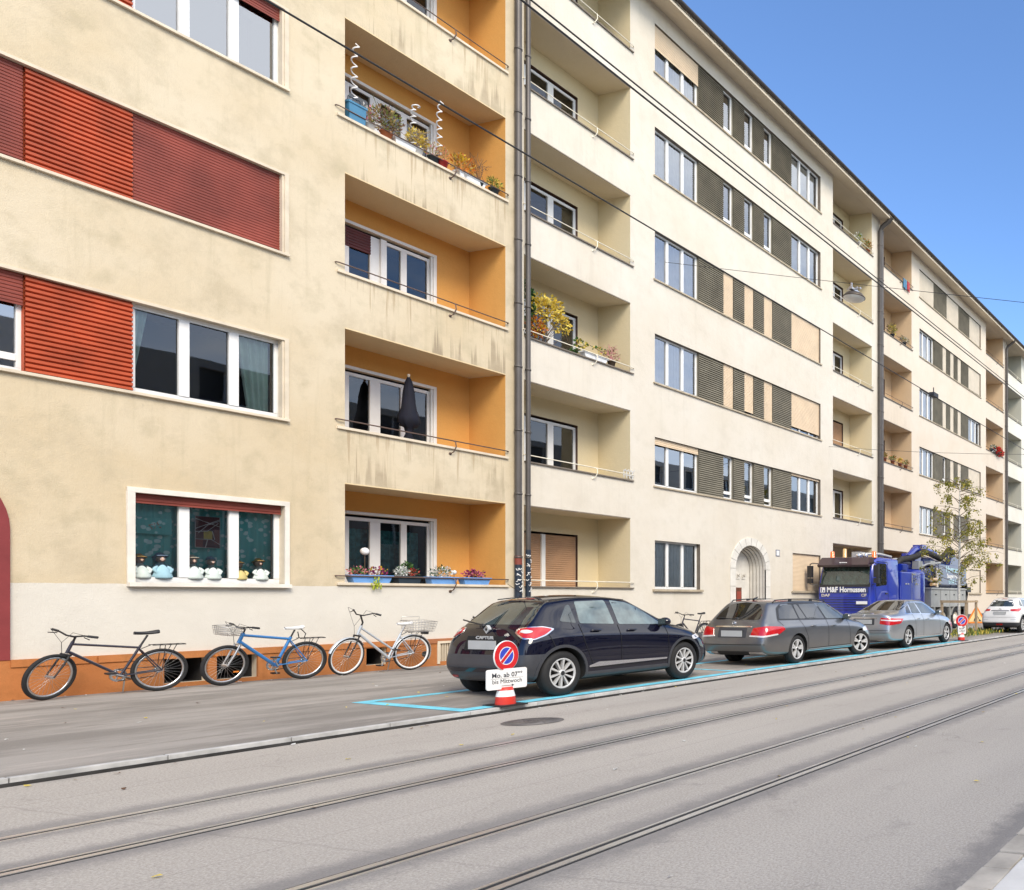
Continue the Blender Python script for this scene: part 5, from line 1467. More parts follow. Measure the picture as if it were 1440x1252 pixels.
def car_shell(sp):
    st = sp['st']; L, W, H = sp['L'], sp['W'], sp['H']; ns = len(st)
    def row(i, k):
        s = st[i]; x, zt, wt, zb, wb, zsx, ws, wm, wl, z0 = s
        z = [z0, z0+.09, z0+(zsx-z0)*.42, z0+(zsx-z0)*.72, zsx, zb, zt][k]
        w = [wl-.10, wl, wm, wm, ws, wb, wt][k]
        dx = 0
        if i == 0: dx = sp['rdx'][k]
        if i == ns-1: dx = sp['fdx'][k]
        return x+dx, w, z
    verts = []; idx = {}
    cols = [1, .55, 0, -.55, -1]
    def V(i, j, k):
        key = (i, j, k)
        if key not in idx:
            x, w, z = row(i, k); y = w*cols[j]
            if k == 6: z += sp.get('crown', .035)*(1-cols[j]**2)
            if i == 0: x -= sp.get('rbow', .05)*(1-cols[j]**2)
            if i == ns-1: x += sp.get('fbow', .07)*(1-cols[j]**2)
            idx[key] = len(verts); verts.append((x, y, z))
        return idx[key]
    faces = []
    for i in range(ns-1):
        for k in range(6):
            faces.append((V(i,0,k), V(i,0,k+1), V(i+1,0,k+1), V(i+1,0,k)))
            faces.append((V(i,4,k), V(i+1,4,k), V(i+1,4,k+1), V(i,4,k+1)))
        for j in range(4):
            faces.append((V(i,j,6), V(i,j+1,6), V(i+1,j+1,6), V(i+1,j,6)))
            faces.append((V(i,j,0), V(i+1,j,0), V(i+1,j+1,0), V(i,j+1,0)))
    for k in range(6):
        for j in range(4):
            faces.append((V(0,j,k), V(0,j+1,k), V(0,j+1,k+1), V(0,j,k+1)))
            faces.append((V(ns-1,j,k), V(ns-1,j,k+1), V(ns-1,j+1,k+1), V(ns-1,j+1,k)))
    me = bpy.data.meshes.new('tmp'); me.from_pydata(verts, [], faces); me.update()
    bm = bmesh.new(); bm.from_mesh(me); bmesh.ops.recalc_face_normals(bm, faces=bm.faces)
    cl = bm.edges.layers.float.new('crease_edge')
    inv = {v: k for k, v in idx.items()}
    bm.verts.ensure_lookup_table()
    for e in bm.edges:
        (i1, j1, k1), (i2, j2, k2) = inv[e.verts[0].index], inv[e.verts[1].index]
        c = 0
        if k1 == k2 == 6 and j1 == j2 and j1 in (0, 4): c = .35
        if k1 == k2 == 5 and j1 == j2 and j1 in (0, 4): c = .45
        if k1 == k2 == 4 and j1 == j2 and j1 in (0, 4): c = sp.get('cr4', .3)
        if k1 == k2 == 6 and i1 == i2 and i1 in sp.get('cri', ()): c = .55
        if k1 == k2 == 6 and i1 == i2 == 0: c = .5
        if i1 == i2 == 0 and k1 == k2 == 2: c = .5
        if i1 == i2 == 0 and j1 == j2 and j1 in (0, 4): c = .25
        if k1 == k2 == 1 and j1 == j2 and j1 in (0, 4): c = .5
        e[cl] = c
    bm.to_mesh(me); bm.free()
    o = bpy.data.objects.new('tmp', me); COL.objects.link(o)
    md = o.modifiers.new('s', 'SUBSURF'); md.levels = 3; md.render_levels = 3
    dg = bpy.context.evaluated_depsgraph_get(); dg.update()
    m2 = bpy.data.meshes.new_from_object(o.evaluated_get(dg))
    bpy.data.objects.remove(o)
    xs = [v.co.x for v in m2.vertices]; ys = [v.co.y for v in m2.vertices]; zz = [v.co.z for v in m2.vertices]
    x0, x1, ym, z0, z1 = min(xs), max(xs), max(ys), min(zz), max(zz)
    for v in m2.vertices:
        v.co.x = (v.co.x-x0)/(x1-x0)*L
        v.co.y = v.co.y*W/ym
        v.co.z = sp['gc']+(v.co.z-z0)/(z1-z0)*(H-sp['gc'])
    return m2

def car(name, label, loc, sp, rz=0):
    root = thing(name, label, sp.get('cat', 'car'), loc, R(90)+rz, 'cars parked along the kerb')
    me = car_shell(sp); W = sp['W']
    bm = bmesh.new(); bm.from_mesh(me); bvh = BVHTree.FromBMesh(bm); bm.free()
    # wheel wells
    o = bpy.data.objects.new('tmp', me); COL.objects.link(o)
    me.materials.clear(); me.materials.append(sp['paint']); me.materials.append(MT['under']); me.materials.append(sp.get('clad') or sp['paint'])
    tmp = []
    for ax in sp['axles']:
        for s in (-1, 1):
            b = MB(); T = Matrix.Translation((ax, s*(W+.15), sp['wr']+.005)) @ Matrix.Rotation(R(90)*s, 4, 'X')
            b.lathe([(0, 0), (sp['arch'], 0), (sp['arch'], .55), (0, .55)], 40, 0, T, True)
            c = b.build('tmpc', 'under', merge=True); bmm = bmesh.new(); bmm.from_mesh(c.data); bmesh.ops.remove_doubles(bmm, verts=bmm.verts, dist=1e-5); bmesh.ops.recalc_face_normals(bmm, faces=bmm.faces); bmm.to_mesh(c.data); bmm.free()
            md = o.modifiers.new('b', 'BOOLEAN'); md.object = c; md.operation = 'DIFFERENCE'; md.solver = 'EXACT'
            try: md.material_mode = 'TRANSFER'
            except Exception: pass
            tmp.append(c)
    dg = bpy.context.evaluated_depsgraph_get(); dg.update()
    m2 = bpy.data.meshes.new_from_object(o.evaluated_get(dg))
    bpy.data.objects.remove(o)
    for c in tmp: bpy.data.objects.remove(c)
    bm = bmesh.new(); bm.from_mesh(m2)
    slots = [m.name for m in m2.materials]
    und = next(i for i, m in enumerate(m2.materials) if m == MT['under'])
    def cut(co, no): bmesh.ops.bisect_plane(bm, geom=bm.verts[:]+bm.edges[:]+bm.faces[:], plane_co=co, plane_no=no, dist=1e-5)
    zc_ = sp['clad_z']; zr_ = sp['clad_rear']
    cut((0, 0, sp['gc']+.05), (0, 0, 1)); cut((0, 0, zc_), (0, 0, 1)); cut((0, 0, zr_), (0, 0, 1)); cut((sp['clad_x'], 0, 0), (1, 0, 0))
    for f in bm.faces:
        c = f.calc_center_median()
        inner = f.material_index == und
        f.smooth = True
        if inner: continue
        if c.z < sp['gc']+.05: f.material_index = und
        elif sp.get('clad') and (c.z < zc_ or (c.z < zr_ and c.x < sp['clad_x'])): f.material_index = 2
    bm.to_mesh(m2); bm.free()
    while len(m2.materials) < 3: m2.materials.append(sp.get('clad') or sp['paint'])
    m2.materials[2] = sp.get('clad') or sp['paint']; m2.materials[0] = sp['paint']
    m2.set_sharp_from_angle(angle=R(38))
    link('body', m2, root)
    # wheels
    for wi, ax in enumerate(sp['axles']):
        for s in (-1, 1):
            yo = s*(W-.025); wr = sp['wr']; ri = sp['ri']; wt = .205
            stt = R(sp.get('steer', 0)) if wi == 1 else 0
            T = Matrix.Translation((ax, yo, wr)) @ Matrix.Rotation(stt, 4, 'Z') @ Matrix.Rotation(R(90)*(-s), 4, 'X')
            b = MB(); b.lathe([(ri-.01, -wt), (ri+.02, -wt), (wr-.03, -wt+.005), (wr, -wt+.04), (wr, -.04), (wr-.03, -.005), (ri+.025, .0), (ri, -.008), (ri-.012, -.03)], 44, 0, T)
            for q in (-.07, -.1, -.13): b.lathe([(wr+.0015, q-.004), (wr+.0015, q+.004)], 44, 1, T)
            w = b.build('wheel', ['black', 'under'], root)
            r_ = MB(); r_.lathe([(ri, -.012), (ri-.014, -.006), (ri-.024, -.014), (ri-.03, -.05), (ri-.035, -.12), (.0, -.12)], 44, 2, T)
            r_.lathe([(ri+.001, -.012), (ri-.014, -.004), (ri-.026, -.014), (ri-.028, -.03)], 44, 0, T)
            r_.lathe([(.035, -.012), (.05, -.016), (.06, -.035), (.06, -.06)], 20, 0, T); r_.lathe([(0, -.010), (.036, -.010)], 20, 1, T)
            ns_ = sp['spokes']; tw = sp.get('twin', 0)
            for k in range(ns_):
                for dq in ((-tw, tw) if tw else (0,)):
                    a = 2*PI*k/ns_+.2; wa = sp.get('sw', .03)
                    ca, sa = cos(a), sin(a); ca2, sa2 = cos(a+dq), sin(a+dq)
                    p0 = Vector((.045*cos(a), .045*sin(a), -.022)); p1 = Vector(((ri-.02)*ca2, (ri-.02)*sa2, -.012))
                    d = (p1-p0).normalized(); nn = Vector((-d.y, d.x, 0))
                    q = [p0-nn*wa*.55, p0+nn*wa*.55, p1+nn*wa, p1-nn*wa]
                    up = Vector((0, 0, .012)); dn = Vector((0, 0, -.045))
                    topq = [T @ (v+up*(.3 if i < 2 else 0)) for i, v in enumerate(q)]; bot = [T @ (v+dn) for v in q]
                    r_.face(topq, 0)
                    for i in range(4): r_.face([topq[i], bot[i], bot[(i+1) % 4], topq[(i+1) % 4]], 0)
            r_.build('rim', [sp.get('rimm', MT['rimm']), 'blackp', 'under'], w)
    # arch trims
    if sp.get('archtrim'):
        for ax in sp['axles']:
            for s in ('R', 'L'):
                n = 22; A = []; B = []
                for k in range(n+1):
                    a = R(-12)+R(204)*k/n; A.append((ax+(sp['arch']+.045)*cos(a), sp['wr']+(sp['arch']+.045)*sin(a))); B.append((ax+(sp['arch']+.002)*cos(a), sp['wr']+(sp['arch']+.002)*sin(a)))
                patch(bvh, SIDE[s], A+B[::-1], .010, .06, sp['clad'], 'wheel_arch', root)
    for s in ('R', 'L'):
        for wd in sp['windows']: patch(bvh, SIDE[s], poly_round(wd[0], .035), .004, .09, MT[wd[1]], 'side_window', root)
        if sp.get('wsurr'): patch(bvh, SIDE[s], poly_round(sp['wsurr'], .05), .0022, .09, MT[sp.get('wsm', 'blackp')], 'window_trim', root)
        for ln in sp['seams']: seam(bvh, SIDE[s], ln, MT['under'], root)
        for (x, z) in sp['handles']:
            hx = bvh.ray_cast(SIDE[s] @ Vector((x, z, -6)), SIDE[s].to_3x3() @ Vector((0, 0, 1)))[0]
            sg = -1 if s == 'R' else 1
            b = MB(); b.tube([(x-.09, hx.y+sg*-.005, z), (x-.075, hx.y+sg*.03, z+.004), (x+.075, hx.y+sg*.03, z+.004), (x+.09, hx.y-sg*.005, z)], .013, 7); b.build('door_handle', sp.get('hm', sp['paint']), root)
        mx, mz = sp['mirror']; hx = bvh.ray_cast(SIDE[s] @ Vector((mx, mz, -6)), SIDE[s].to_3x3() @ Vector((0, 0, 1)))[0]; sg = -1 if s == 'R' else 1
        b = MB(); b.sphere((mx+.02, hx.y+sg*.12, mz+.05), (.085, .11, .075), 14, 0); b.tube([(mx, hx.y-.0, mz-.02), (mx+.01, hx.y+sg*.08, mz+.01)], [.035, .025], 8, 1); b.box(mx-.07, mx-.062, *sorted((hx.y+sg*.05, hx.y+sg*.2)), mz+.0, mz+.105, 2); b.build('wing_mirror', [sp['paint'], 'blackp', 'cglass'], root)
        for (pl, ang, m, off) in sp.get('tail', []):
            for q, (pp, mm, oo) in enumerate(zip([pl], [m], [off])):
                patch(bvh, DIAG(s, (0, (-1 if s == 'R' else 1)*W, 0), ang), poly_round(pp, .03), oo, .05, MT[mm], 'tail_light', root)
        for (pl, m, off, nm) in sp.get('sidebits', []): patch(bvh, SIDE[s], poly_round(pl, .02), off, .08, MT[m] if isinstance(m, str) else m, nm, root)
        patch(bvh, DIAG(s, (sp['L'], (-1 if s == 'R' else 1)*W, 0), 135), poly_round(sp['headl'], .04), .004, .06, MT['lensw'], 'headlight', root)
    patch(bvh, REAR, poly_round(sp['rearw'], .06), .004, .07, MT[sp.get('rearg', 'cglass')], 'rear_window', root)
    for (pl, m, off, nm) in sp.get('rearbits', []): patch(bvh, REAR, poly_round(pl, .02), off, .07, MT[m] if isinstance(m, str) else m, nm, root)
    patch(bvh, FRONT, poly_round(sp['frontw'], .06), .004, .09, MT['cglass'], 'windshield', root)
    for (pl, m, off, nm) in sp.get('topbits', []): patch(bvh, TOP, pl, off, .09, MT[m] if isinstance(m, str) else m, nm, root)
    # rear plate
    y0, z0 = 0, sp['platez']; hx = bvh.ray_cast(Vector((-6, 0, z0)), Vector((1, 0, 0)))[0]
    b = MB(); b.box(hx.x-.02, hx.x-.006, -.265, .265, z0-.065, z0+.065, 0); b.box(hx.x-.006, hx.x+.06, -.275, .275, z0-.072, z0+.072, 1); b.build('number_plate', ['plate', 'blackp'], root)
    return root, bvh

def recty(y0, y1, z0, z1): return [(y0, z0), (y1, z0), (y1, z1), (y0, z1)]
def _gloss(m):
    b = m.node_tree.nodes['Principled BSDF']; b.inputs['Specular IOR Level'].default_value = 0.0; b.inputs['Coat IOR'].default_value = 1.6; b.inputs['Coat Roughness'].default_value = .015; return m
P_navy = M_paint('midnight_blue_paint', (.004, .004, .013), .0, .5); _gloss(P_navy); P_grey = M_paint('graphite_metallic', (.17, .175, .185), .75, .33, dirt=.5); P_silver = M_paint('silver_metallic', (.46, .48, .50), .8, .32); P_white = M_paint('white_car_paint', (.72, .72, .71), .0, .35)
zcar = zs(11.2)-.005

# dark blue crossover
sp_a = dict(L=4.12, W=.885, H=1.555, gc=.19, paint=P_navy, clad=MT['clad'], clad_z=.33, clad_rear=.66, clad_x=.36, axles=(.66, 3.27), wr=.345, ri=.235, arch=.395, spokes=10, sw=.017, archtrim=True, crown=.05, cri=(1, 4, 5),
  rdx=[.10, .02, -.03, .0, .03, .09, .13], fdx=[-.12, .0, .02, 0, -.05, -.1, -.14],
  st=[(.06, 1.07, .66, 1.02, .74, .88, .80, .83, .78, .24), (.60, 1.50, .55, 1.13, .79, .96, .885, .895, .86, .2), (1.0, 1.58, .60, 1.11, .81, .95, .89, .89, .87, .19), (1.6, 1.615, .61, 1.08, .82, .93, .885, .885, .87, .19), (2.2, 1.55, .60, 1.05, .82, .91, .88, .88, .87, .19),
      (3.05, 1.10, .68, 1.0, .82, .88, .88, .885, .87, .19), (3.5, 1.02, .64, .94, .80, .84, .885, .89, .87, .2), (3.9, .90, .55, .82, .72, .74, .80, .83, .8, .22), (4.08, .76, .45, .70, .55, .62, .66, .70, .68, .26)],
  windows=[([(.70, 1.14), (.97, 1.105), (.97, 1.40), (.90, 1.38)], 'cglass'), ([(1.03, 1.10), (1.70, 1.07), (1.66, 1.465), (1.08, 1.445)], 'cglassl'), ([(1.79, 1.065), (2.82, 1.03), (2.36, 1.34), (2.1, 1.43), (1.77, 1.465)], 'cglassl')],
  wsurr=None,
  seams=[[(1.0, 1.09), (1.02, .85), (1.12, .62), (1.22, .38)], [(1.76, 1.06), (1.78, .38)], [(2.83, 1.02), (2.86, .38)], [(1.22, .38), (2.86, .38)], [(.42, 1.02), (.52, .74), (.40, .68)], [(2.83, 1.02), (3.3, .98)]],
  handles=[(1.28, .98), (2.02, .96)], mirror=(2.72, 1.03), headl=[(-.45, .72), (.25, .86), (.40, .92), (.1, .86), (-.45, .80)],
  tail=[([(-0.159, 0.979), (-0.064, 0.911), (0.083, 0.894), (0.210, 0.954), (0.284, 1.030), (0.168, 1.060), (-0.006, 1.056), (-0.128, 1.039)], 42, 'lens', .010), ([(-0.186, 0.979), (-0.075, 0.890), (0.083, 0.876), (0.221, 0.937), (0.315, 1.034), (0.168, 1.073), (-0.006, 1.069), (-0.148, 1.051)], 42, 'chrome', .004), ([(-0.111, 0.989), (-0.034, 0.969), (0.036, 0.981), (0.058, 1.004), (-0.022, 1.027), (-0.097, 1.020)], 42, 'lensw', .013)],
  sidebits=[([(1.12, .425), (1.30, .475), (2.80, .44), (2.80, .415), (1.12, .40)], 'chrome', .010, 'door_trim')],
  rearw=[(-.62, 1.10), (.62, 1.10), (.50, 1.46), (-.50, 1.46)], rearg='cglass', frontw=[(-.68, 1.12), (.68, 1.12), (.55, 1.48), (-.55, 1.48)], platez=.80,
  rearbits=[(recty(-.36, .36, .72, .93), 'under', .0025, 'tailgate_recess'), (recty(-.13, .13, 1.478, 1.496), 'lens', .006, 'brake_light'), ([(-.78, .40), (.78, .40), (.72, .46), (-.72, .46)], P_navy, .008, 'bumper_insert'), (recty(-.66, -.52, .30, .34), 'lensr', .006, 'rear_reflector'), (recty(.52, .66, .30, .34), 'lensr', .006, 'rear_reflector')],
  topbits=[])
car_a, bv = car('parked_car', 'dark blue crossover parked nearest, behind the mobile no-parking sign', (-11.36, 8.96, zcar), sp_a)
hx = bv.ray_cast(Vector((-6, 0, .925)), Vector((1, 0, 0)))[0]
text_part('model_lettering', 'CAPTUR', .062, frame_mat((hx.x-.014, 0, .905), (0, -1, 0), (0, 0, 1)), 'plate', car_a, .004, sx=1.45, bold=.003)
b = MB(); hz = bv.ray_cast(Vector((-6, 0, 1.03)), Vector((1, 0, 0)))[0].x-.006
b.prism([(0, .965), (.058, 1.03), (0, 1.095), (-.058, 1.03)], hz-.03, hz+.02, 'x', 0); b.prism([(0, 1.0), (.024, 1.03), (0, 1.06), (-.024, 1.03)], hz-.033, hz-.0305, 'x', 1); b.build('diamond_emblem', ['plate', 'blackp'], car_a)
b = MB(); b.tube([(.62, 0, 1.50), (.70, 0, 1.56), (.45, 0, 1.72)], [.012, .006, .003], 6); b.build('aerial', 'blackp', car_a)
b = MB(); b.tube([(.09, .0, 1.09), (.10, .30, 1.14), (.13, .48, 1.17)], .011, 6); b.sphere((.06, 0, 1.09), (.03, .04, .03), 8); b.build('rear_wiper', 'blackp', car_a)
for s in (-1, 1):
    b = MB(); b.tube([(.75, s*.56, 1.475), (1.0, s*.585, 1.50), (1.7, s*.59, 1.50), (2.1, s*.58, 1.47)], .009, 5); b.build('roof_seam', 'blackp', car_a)

# grey estate
sp_b = dict(L=4.90, W=.925, H=1.475, gc=.19, paint=P_grey, clad=None, clad_z=.25, clad_rear=.30, clad_x=.3, axles=(1.18, 4.05), wr=.325, ri=.228, arch=.362, spokes=5, sw=.024, twin=.16, steer=-24, crown=.04, cri=(1, 4, 5),
  rdx=[.14, .04, -.02, .0, .04, .10, .14], fdx=[-.12, .0, .02, 0, -.05, -.1, -.14],
  st=[(.08, 1.02, .70, .97, .77, .83, .84, .86, .82, .24), (.60, 1.46, .56, 1.02, .83, .87, .91, .92, .89, .2), (1.3, 1.515, .59, 1.01, .85, .87, .925, .925, .9, .19), (2.1, 1.52, .60, .99, .86, .86, .92, .92, .9, .19), (2.85, 1.48, .59, .97, .86, .84, .92, .92, .9, .19),
      (3.8, 1.03, .70, .93, .86, .80, .91, .92, .9, .19), (4.3, .95, .66, .87, .83, .74, .90, .92, .9, .2), (4.7, .83, .57, .76, .74, .66, .82, .85, .83, .22), (4.86, .69, .47, .64, .58, .56, .68, .72, .7, .26)],
  windows=[([(.62, 1.03), (1.30, 1.02), (1.30, 1.345), (.98, 1.34), (.76, 1.24)], 'cglassd'), ([(1.36, 1.02), (1.62, 1.015), (1.50, 1.345), (1.36, 1.345)], 'cglassd'), ([(1.66, 1.015), (2.40, 1.0), (2.28, 1.36), (1.56, 1.35)], 'cglassd'), ([(2.48, 1.0), (3.38, .98), (2.95, 1.24), (2.70, 1.345), (2.36, 1.36)], 'cglass')],
  wsurr=[(.54, 1.0), (3.46, .955), (2.98, 1.28), (2.72, 1.385), (1.5, 1.40), (.92, 1.37), (.70, 1.27)], wsm='blackp',
  seams=[[(1.33, 1.0), (1.45, .78), (1.56, .60), (1.60, .32)], [(2.44, .98), (2.46, .32)], [(3.42, .95), (3.46, .70), (3.5, .32)], [(1.6, .32), (3.5, .32)], [(.55, 1.0), (.66, .88)], [(3.42, .95), (4.3, .86)]],
  handles=[(1.80, .84), (2.68, .82)], mirror=(3.28, .98), headl=[(-.5, .62), (.2, .66), (.45, .78), (.1, .80), (-.5, .72)],
  tail=[([(-0.331, .66), (-0.072, .64), (0.288, .70), (0.432, .80), (0.374, .86), (0.000, .88), (-0.259, .84)], 40, 'lens', .010), ([(-0.346, .655), (-0.072, .635), (0.259, .685), (0.245, .715), (-0.072, .672), (-0.338, .685)], 40, 'lensw', .013)],
  sidebits=[([(1.62, .255), (3.6, .245), (3.6, .29), (1.62, .30)], 'chrome', .004, 'sill_trim')],
  rearw=[(-.58, 1.02), (.58, 1.02), (.52, 1.20), (.36, 1.36), (0, 1.40), (-.36, 1.36), (-.52, 1.20)], rearg='cglassd', frontw=[(-.70, 1.05), (.70, 1.05), (.56, 1.41), (-.56, 1.41)], platez=.72,
  rearbits=[(recty(-.46, .46, .855, .885), 'chrome', .012, 'chrome_strip'), (recty(-.36, .36, .63, .85), 'clad', .002, 'tailgate_recess'), (recty(-.62, .62, 1.418, 1.432), 'lens', .006, 'brake_light'), (recty(-.72, -.40, .25, .32), 'chrome', .014, 'exhaust_trim'), (recty(.40, .72, .25, .32), 'chrome', .014, 'exhaust_trim'), (recty(-.40, .40, .24, .33), 'blackp', .006, 'diffuser'), (recty(-.80, .80, .475, .487), 'under', .003, 'panel_gap')])
car_b, bv = car('parked_car', 'dusty graphite estate car with roof rails, second in the parked row', (-11.38, 14.65, zcar), sp_b)
for s in (-1, 1):
    b = MB(); b.tube([(.72, s*.545, 1.39), (.80, s*.55, 1.445), (1.3, s*.565, 1.47), (2.2, s*.57, 1.47), (2.75, s*.56, 1.44), (2.85, s*.555, 1.40)], .013, 7)
    for q in (1.35, 2.2): b.box(q-.05, q+.05, s*.566-.012, s*.566+.012, 1.40, 1.465)
    b.build('roof_rail', 'blackp', car_b)
def star(car_o, bv, z, r_):
    hx = bv.ray_cast(Vector((-6, 0, z)), Vector((1, 0, 0)))[0].x-.008; b = MB()
    n = 20; b.tube([(hx, r_*cos(2*PI*k/n), z+r_*sin(2*PI*k/n)) for k in range(n+1)], .006, 5)
    for k in range(3): b.tube([(hx, 0, z), (hx, r_*cos(PI/2+k*2*PI/3), z+r_*sin(PI/2+k*2*PI/3))], [.009, .004], 5)
    b.build('star_emblem', 'chrome', car_o)
star(car_b, bv, .945, .045)
hr = bv.ray_cast(Vector((-6, 0, 1.06)), Vector((1, 0, 0)))[0].x
b = MB(); b.tube([(hr-.02, 0, 1.035), (hr-.01, .3, 1.05), (hr-.0, .5, 1.065)], .011, 6); b.sphere((hr-.01, 0, 1.035), (.03, .06, .04), 10); b.build('rear_wiper', 'blackp', car_b)
b = MB(); b.tube([(.78, .0, 1.46), (.95, 0, 1.52)], [.03, .01], 6); b.build('aerial', 'blackp', car_b)

# silver saloon
sp_c = dict(L=4.87, W=.925, H=1.45, gc=.19, paint=P_silver, clad=None, clad_z=.25, clad_rear=.30, clad_x=.3, axles=(1.13, 4.0), wr=.325, ri=.228, arch=.362, spokes=5, sw=.03, twin=.0, steer=0, crown=.04, cri=(2, 3, 5, 6), cr4=.4,
  rdx=[.10, .02, -.03, -.02, .0, .01, .0], fdx=[-.12, .0, .02, 0, -.05, -.1, -.14],
  st=[(.08, 1.03, .72, .97, .80, .82, .85, .86, .82, .24), (.35, 1.06, .70, .98, .82, .84, .90, .91, .88, .2), (.85, 1.10, .68, 1.02, .84, .87, .92, .925, .9, .19), (1.75, 1.45, .55, 1.0, .85, .86, .92, .92, .9, .19), (2.35, 1.49, .58, .98, .86, .85, .92, .92, .9, .19), (2.9, 1.45, .57, .96, .86, .84, .92, .92, .9, .19),
      (3.8, 1.02, .70, .93, .86, .80, .91, .92, .9, .19), (4.3, .94, .66, .87, .83, .74, .90, .92, .9, .2), (4.7, .82, .57, .76, .74, .66, .82, .85, .83, .22), (4.84, .69, .47, .64, .58, .56, .68, .72, .7, .26)],
  windows=[([(1.18, 1.03), (1.48, 1.03), (1.60, 1.28), (1.40, 1.20)], 'cglassd'), ([(1.52, 1.025), (2.10, 1.01), (2.06, 1.345), (1.72, 1.33)], 'cglass'), ([(2.17, 1.01), (3.32, .98), (2.92, 1.22), (2.66, 1.33), (2.13, 1.35)], 'cglass')],
  wsurr=[(1.08, 1.005), (3.40, .955), (2.95, 1.25), (2.68, 1.365), (2.1, 1.385), (1.68, 1.37), (1.30, 1.2)], wsm='chrome',
  seams=[[(1.49, 1.01), (1.56, .74), (1.62, .32)], [(2.13, .99), (2.15, .32)], [(3.34, .95), (3.4, .70), (3.42, .32)], [(1.62, .32), (3.42, .32)], [(3.34, .95), (4.3, .86)]],
  handles=[(1.78, .86), (2.44, .84)], mirror=(3.2, .98), headl=[(-.5, .62), (.2, .66), (.5, .80), (.1, .82), (-.5, .72)],
  tail=[([(-0.340, .74), (-0.085, .70), (0.289, .74), (0.391, .88), (0.085, .90), (-0.306, .92)], 32, 'lens', .010), ([(-0.306, .84), (0.085, .81), (0.306, .82), (0.289, .845), (0.085, .845), (-0.306, .87)], 32, 'lensw', .013)],
  sidebits=[([(1.5, .30), (3.6, .28), (3.6, .31), (1.5, .335)], 'chrome', .005, 'sill_trim')],
  rearw=[(-.66, 1.12), (.66, 1.12), (.56, 1.39), (-.56, 1.39)], rearg='cglassd', frontw=[(-.70, 1.05), (.70, 1.05), (.56, 1.38), (-.56, 1.38)], platez=.80,
  rearbits=[(recty(-.42, .42, .895, .92), 'chrome', .010, 'chrome_strip'), (recty(-.34, .34, .71, .895), 'clad', .002, 'boot_recess'), (recty(-.84, .84, .545, .556), 'under', .003, 'panel_gap'), (recty(.4, .62, .24, .29), 'chrome', .012, 'exhaust_trim'), (recty(-.62, -.4, .24, .29), 'chrome', .012, 'exhaust_trim')])
car_c, bv = car('parked_car', 'silver saloon with a separate boot, third in the parked row beside the blue truck', (-11.42, 20.52, zcar), sp_c)
star(car_c, bv, .975, .04)

# white crossover
sp_d = dict(sp_a); sp_d.update(L=4.13, H=1.52, paint=P_white, clad=MT['clad'], clad_z=.30, clad_rear=.44, clad_x=.45, archtrim=True, spokes=7, sw=.02,
  st=[(.06, 1.05, .58, 1.0, .70, .84, .80, .84, .80, .26), (.50, 1.45, .47, 1.10, .76, .93, .89, .90, .87, .2)]+[tuple(s) for s in sp_a['st'][2:]],
  rearw=[(-.55, 1.12), (.55, 1.12), (.50, 1.24), (.40, 1.40), (0, 1.42), (-.40, 1.40), (-.50, 1.24)], rearg='cglass',
  tail=[([(-.22, .93), (.10, .90), (.34, .98), (.40, 1.05), (.05, 1.02), (-.2, 1.0)], 42, 'lens', .010)], sidebits=[],
  rearbits=[(recty(-.40, .40, .925, .955), 'clad', .008, 'tailgate_grip'), (recty(-.12, .12, 1.432, 1.452), 'lens', .006, 'brake_light'), (recty(-.14, .14, .33, .40), 'lensr', .012, 'fog_light'), (recty(.50, .72, .56, .585), 'plate', .004, 'rear_reflector'), (recty(-.72, -.50, .56, .585), 'plate', .004, 'rear_reflector'), (recty(-.80, .80, .66, .668), 'under', .003, 'panel_gap')], platez=.82)
car_d, bv = car('parked_car', 'white crossover parked farthest along the kerb, beyond the birch', (-11.15, 31.55, zcar), sp_d)
hz = bv.ray_cast(Vector((-6, 0, 1.0)), Vector((1, 0, 0)))[0].x-.006
b = MB(); n = 16; b.tube([(hz, .045*cos(2*PI*k/n), 1.0+.045*sin(2*PI*k/n)) for k in range(n+1)], .006, 5); b.box(hz-.006, hz+.004, -.065, .065, .99, 1.01); b.build('round_emblem', 'chrome', car_d)
# ------------------------------------------------------------------ blue suction truck
MT['tblue'] = M_paint('truck_blue', (.003, .022, .32), 0, .45); MT['tnavy'] = M_paint('tank_navy', (.004, .015, .11), 0, .4); MT['galv'] = M_plain('galvanised_sheet', (.44, .44, .42), .5, metal=.4, var=.12, scale=3)
MT['beacon'] = M_plain('orange_beacon', (.78, .16, .01), .25, coat=1, var=.06); MT['amber'] = M_plain('pale_amber_beacon', (.70, .42, .15), .3, coat=1, var=.06); MT['hose'] = M_plain('ribbed_hose', (.03, .028, .026), .7, var=.3, scale=10)
TR = thing('suction_truck', 'blue suction truck with orange beacons parked on the pavement facing the camera', 'truck', (-15.42, 26.3, .14), R(-90))
W = 1.17
def sub(name, mb, m, parent=TR, bevel=0.0, label=None): return mb.build(name, m, parent, label, bevel=bevel)
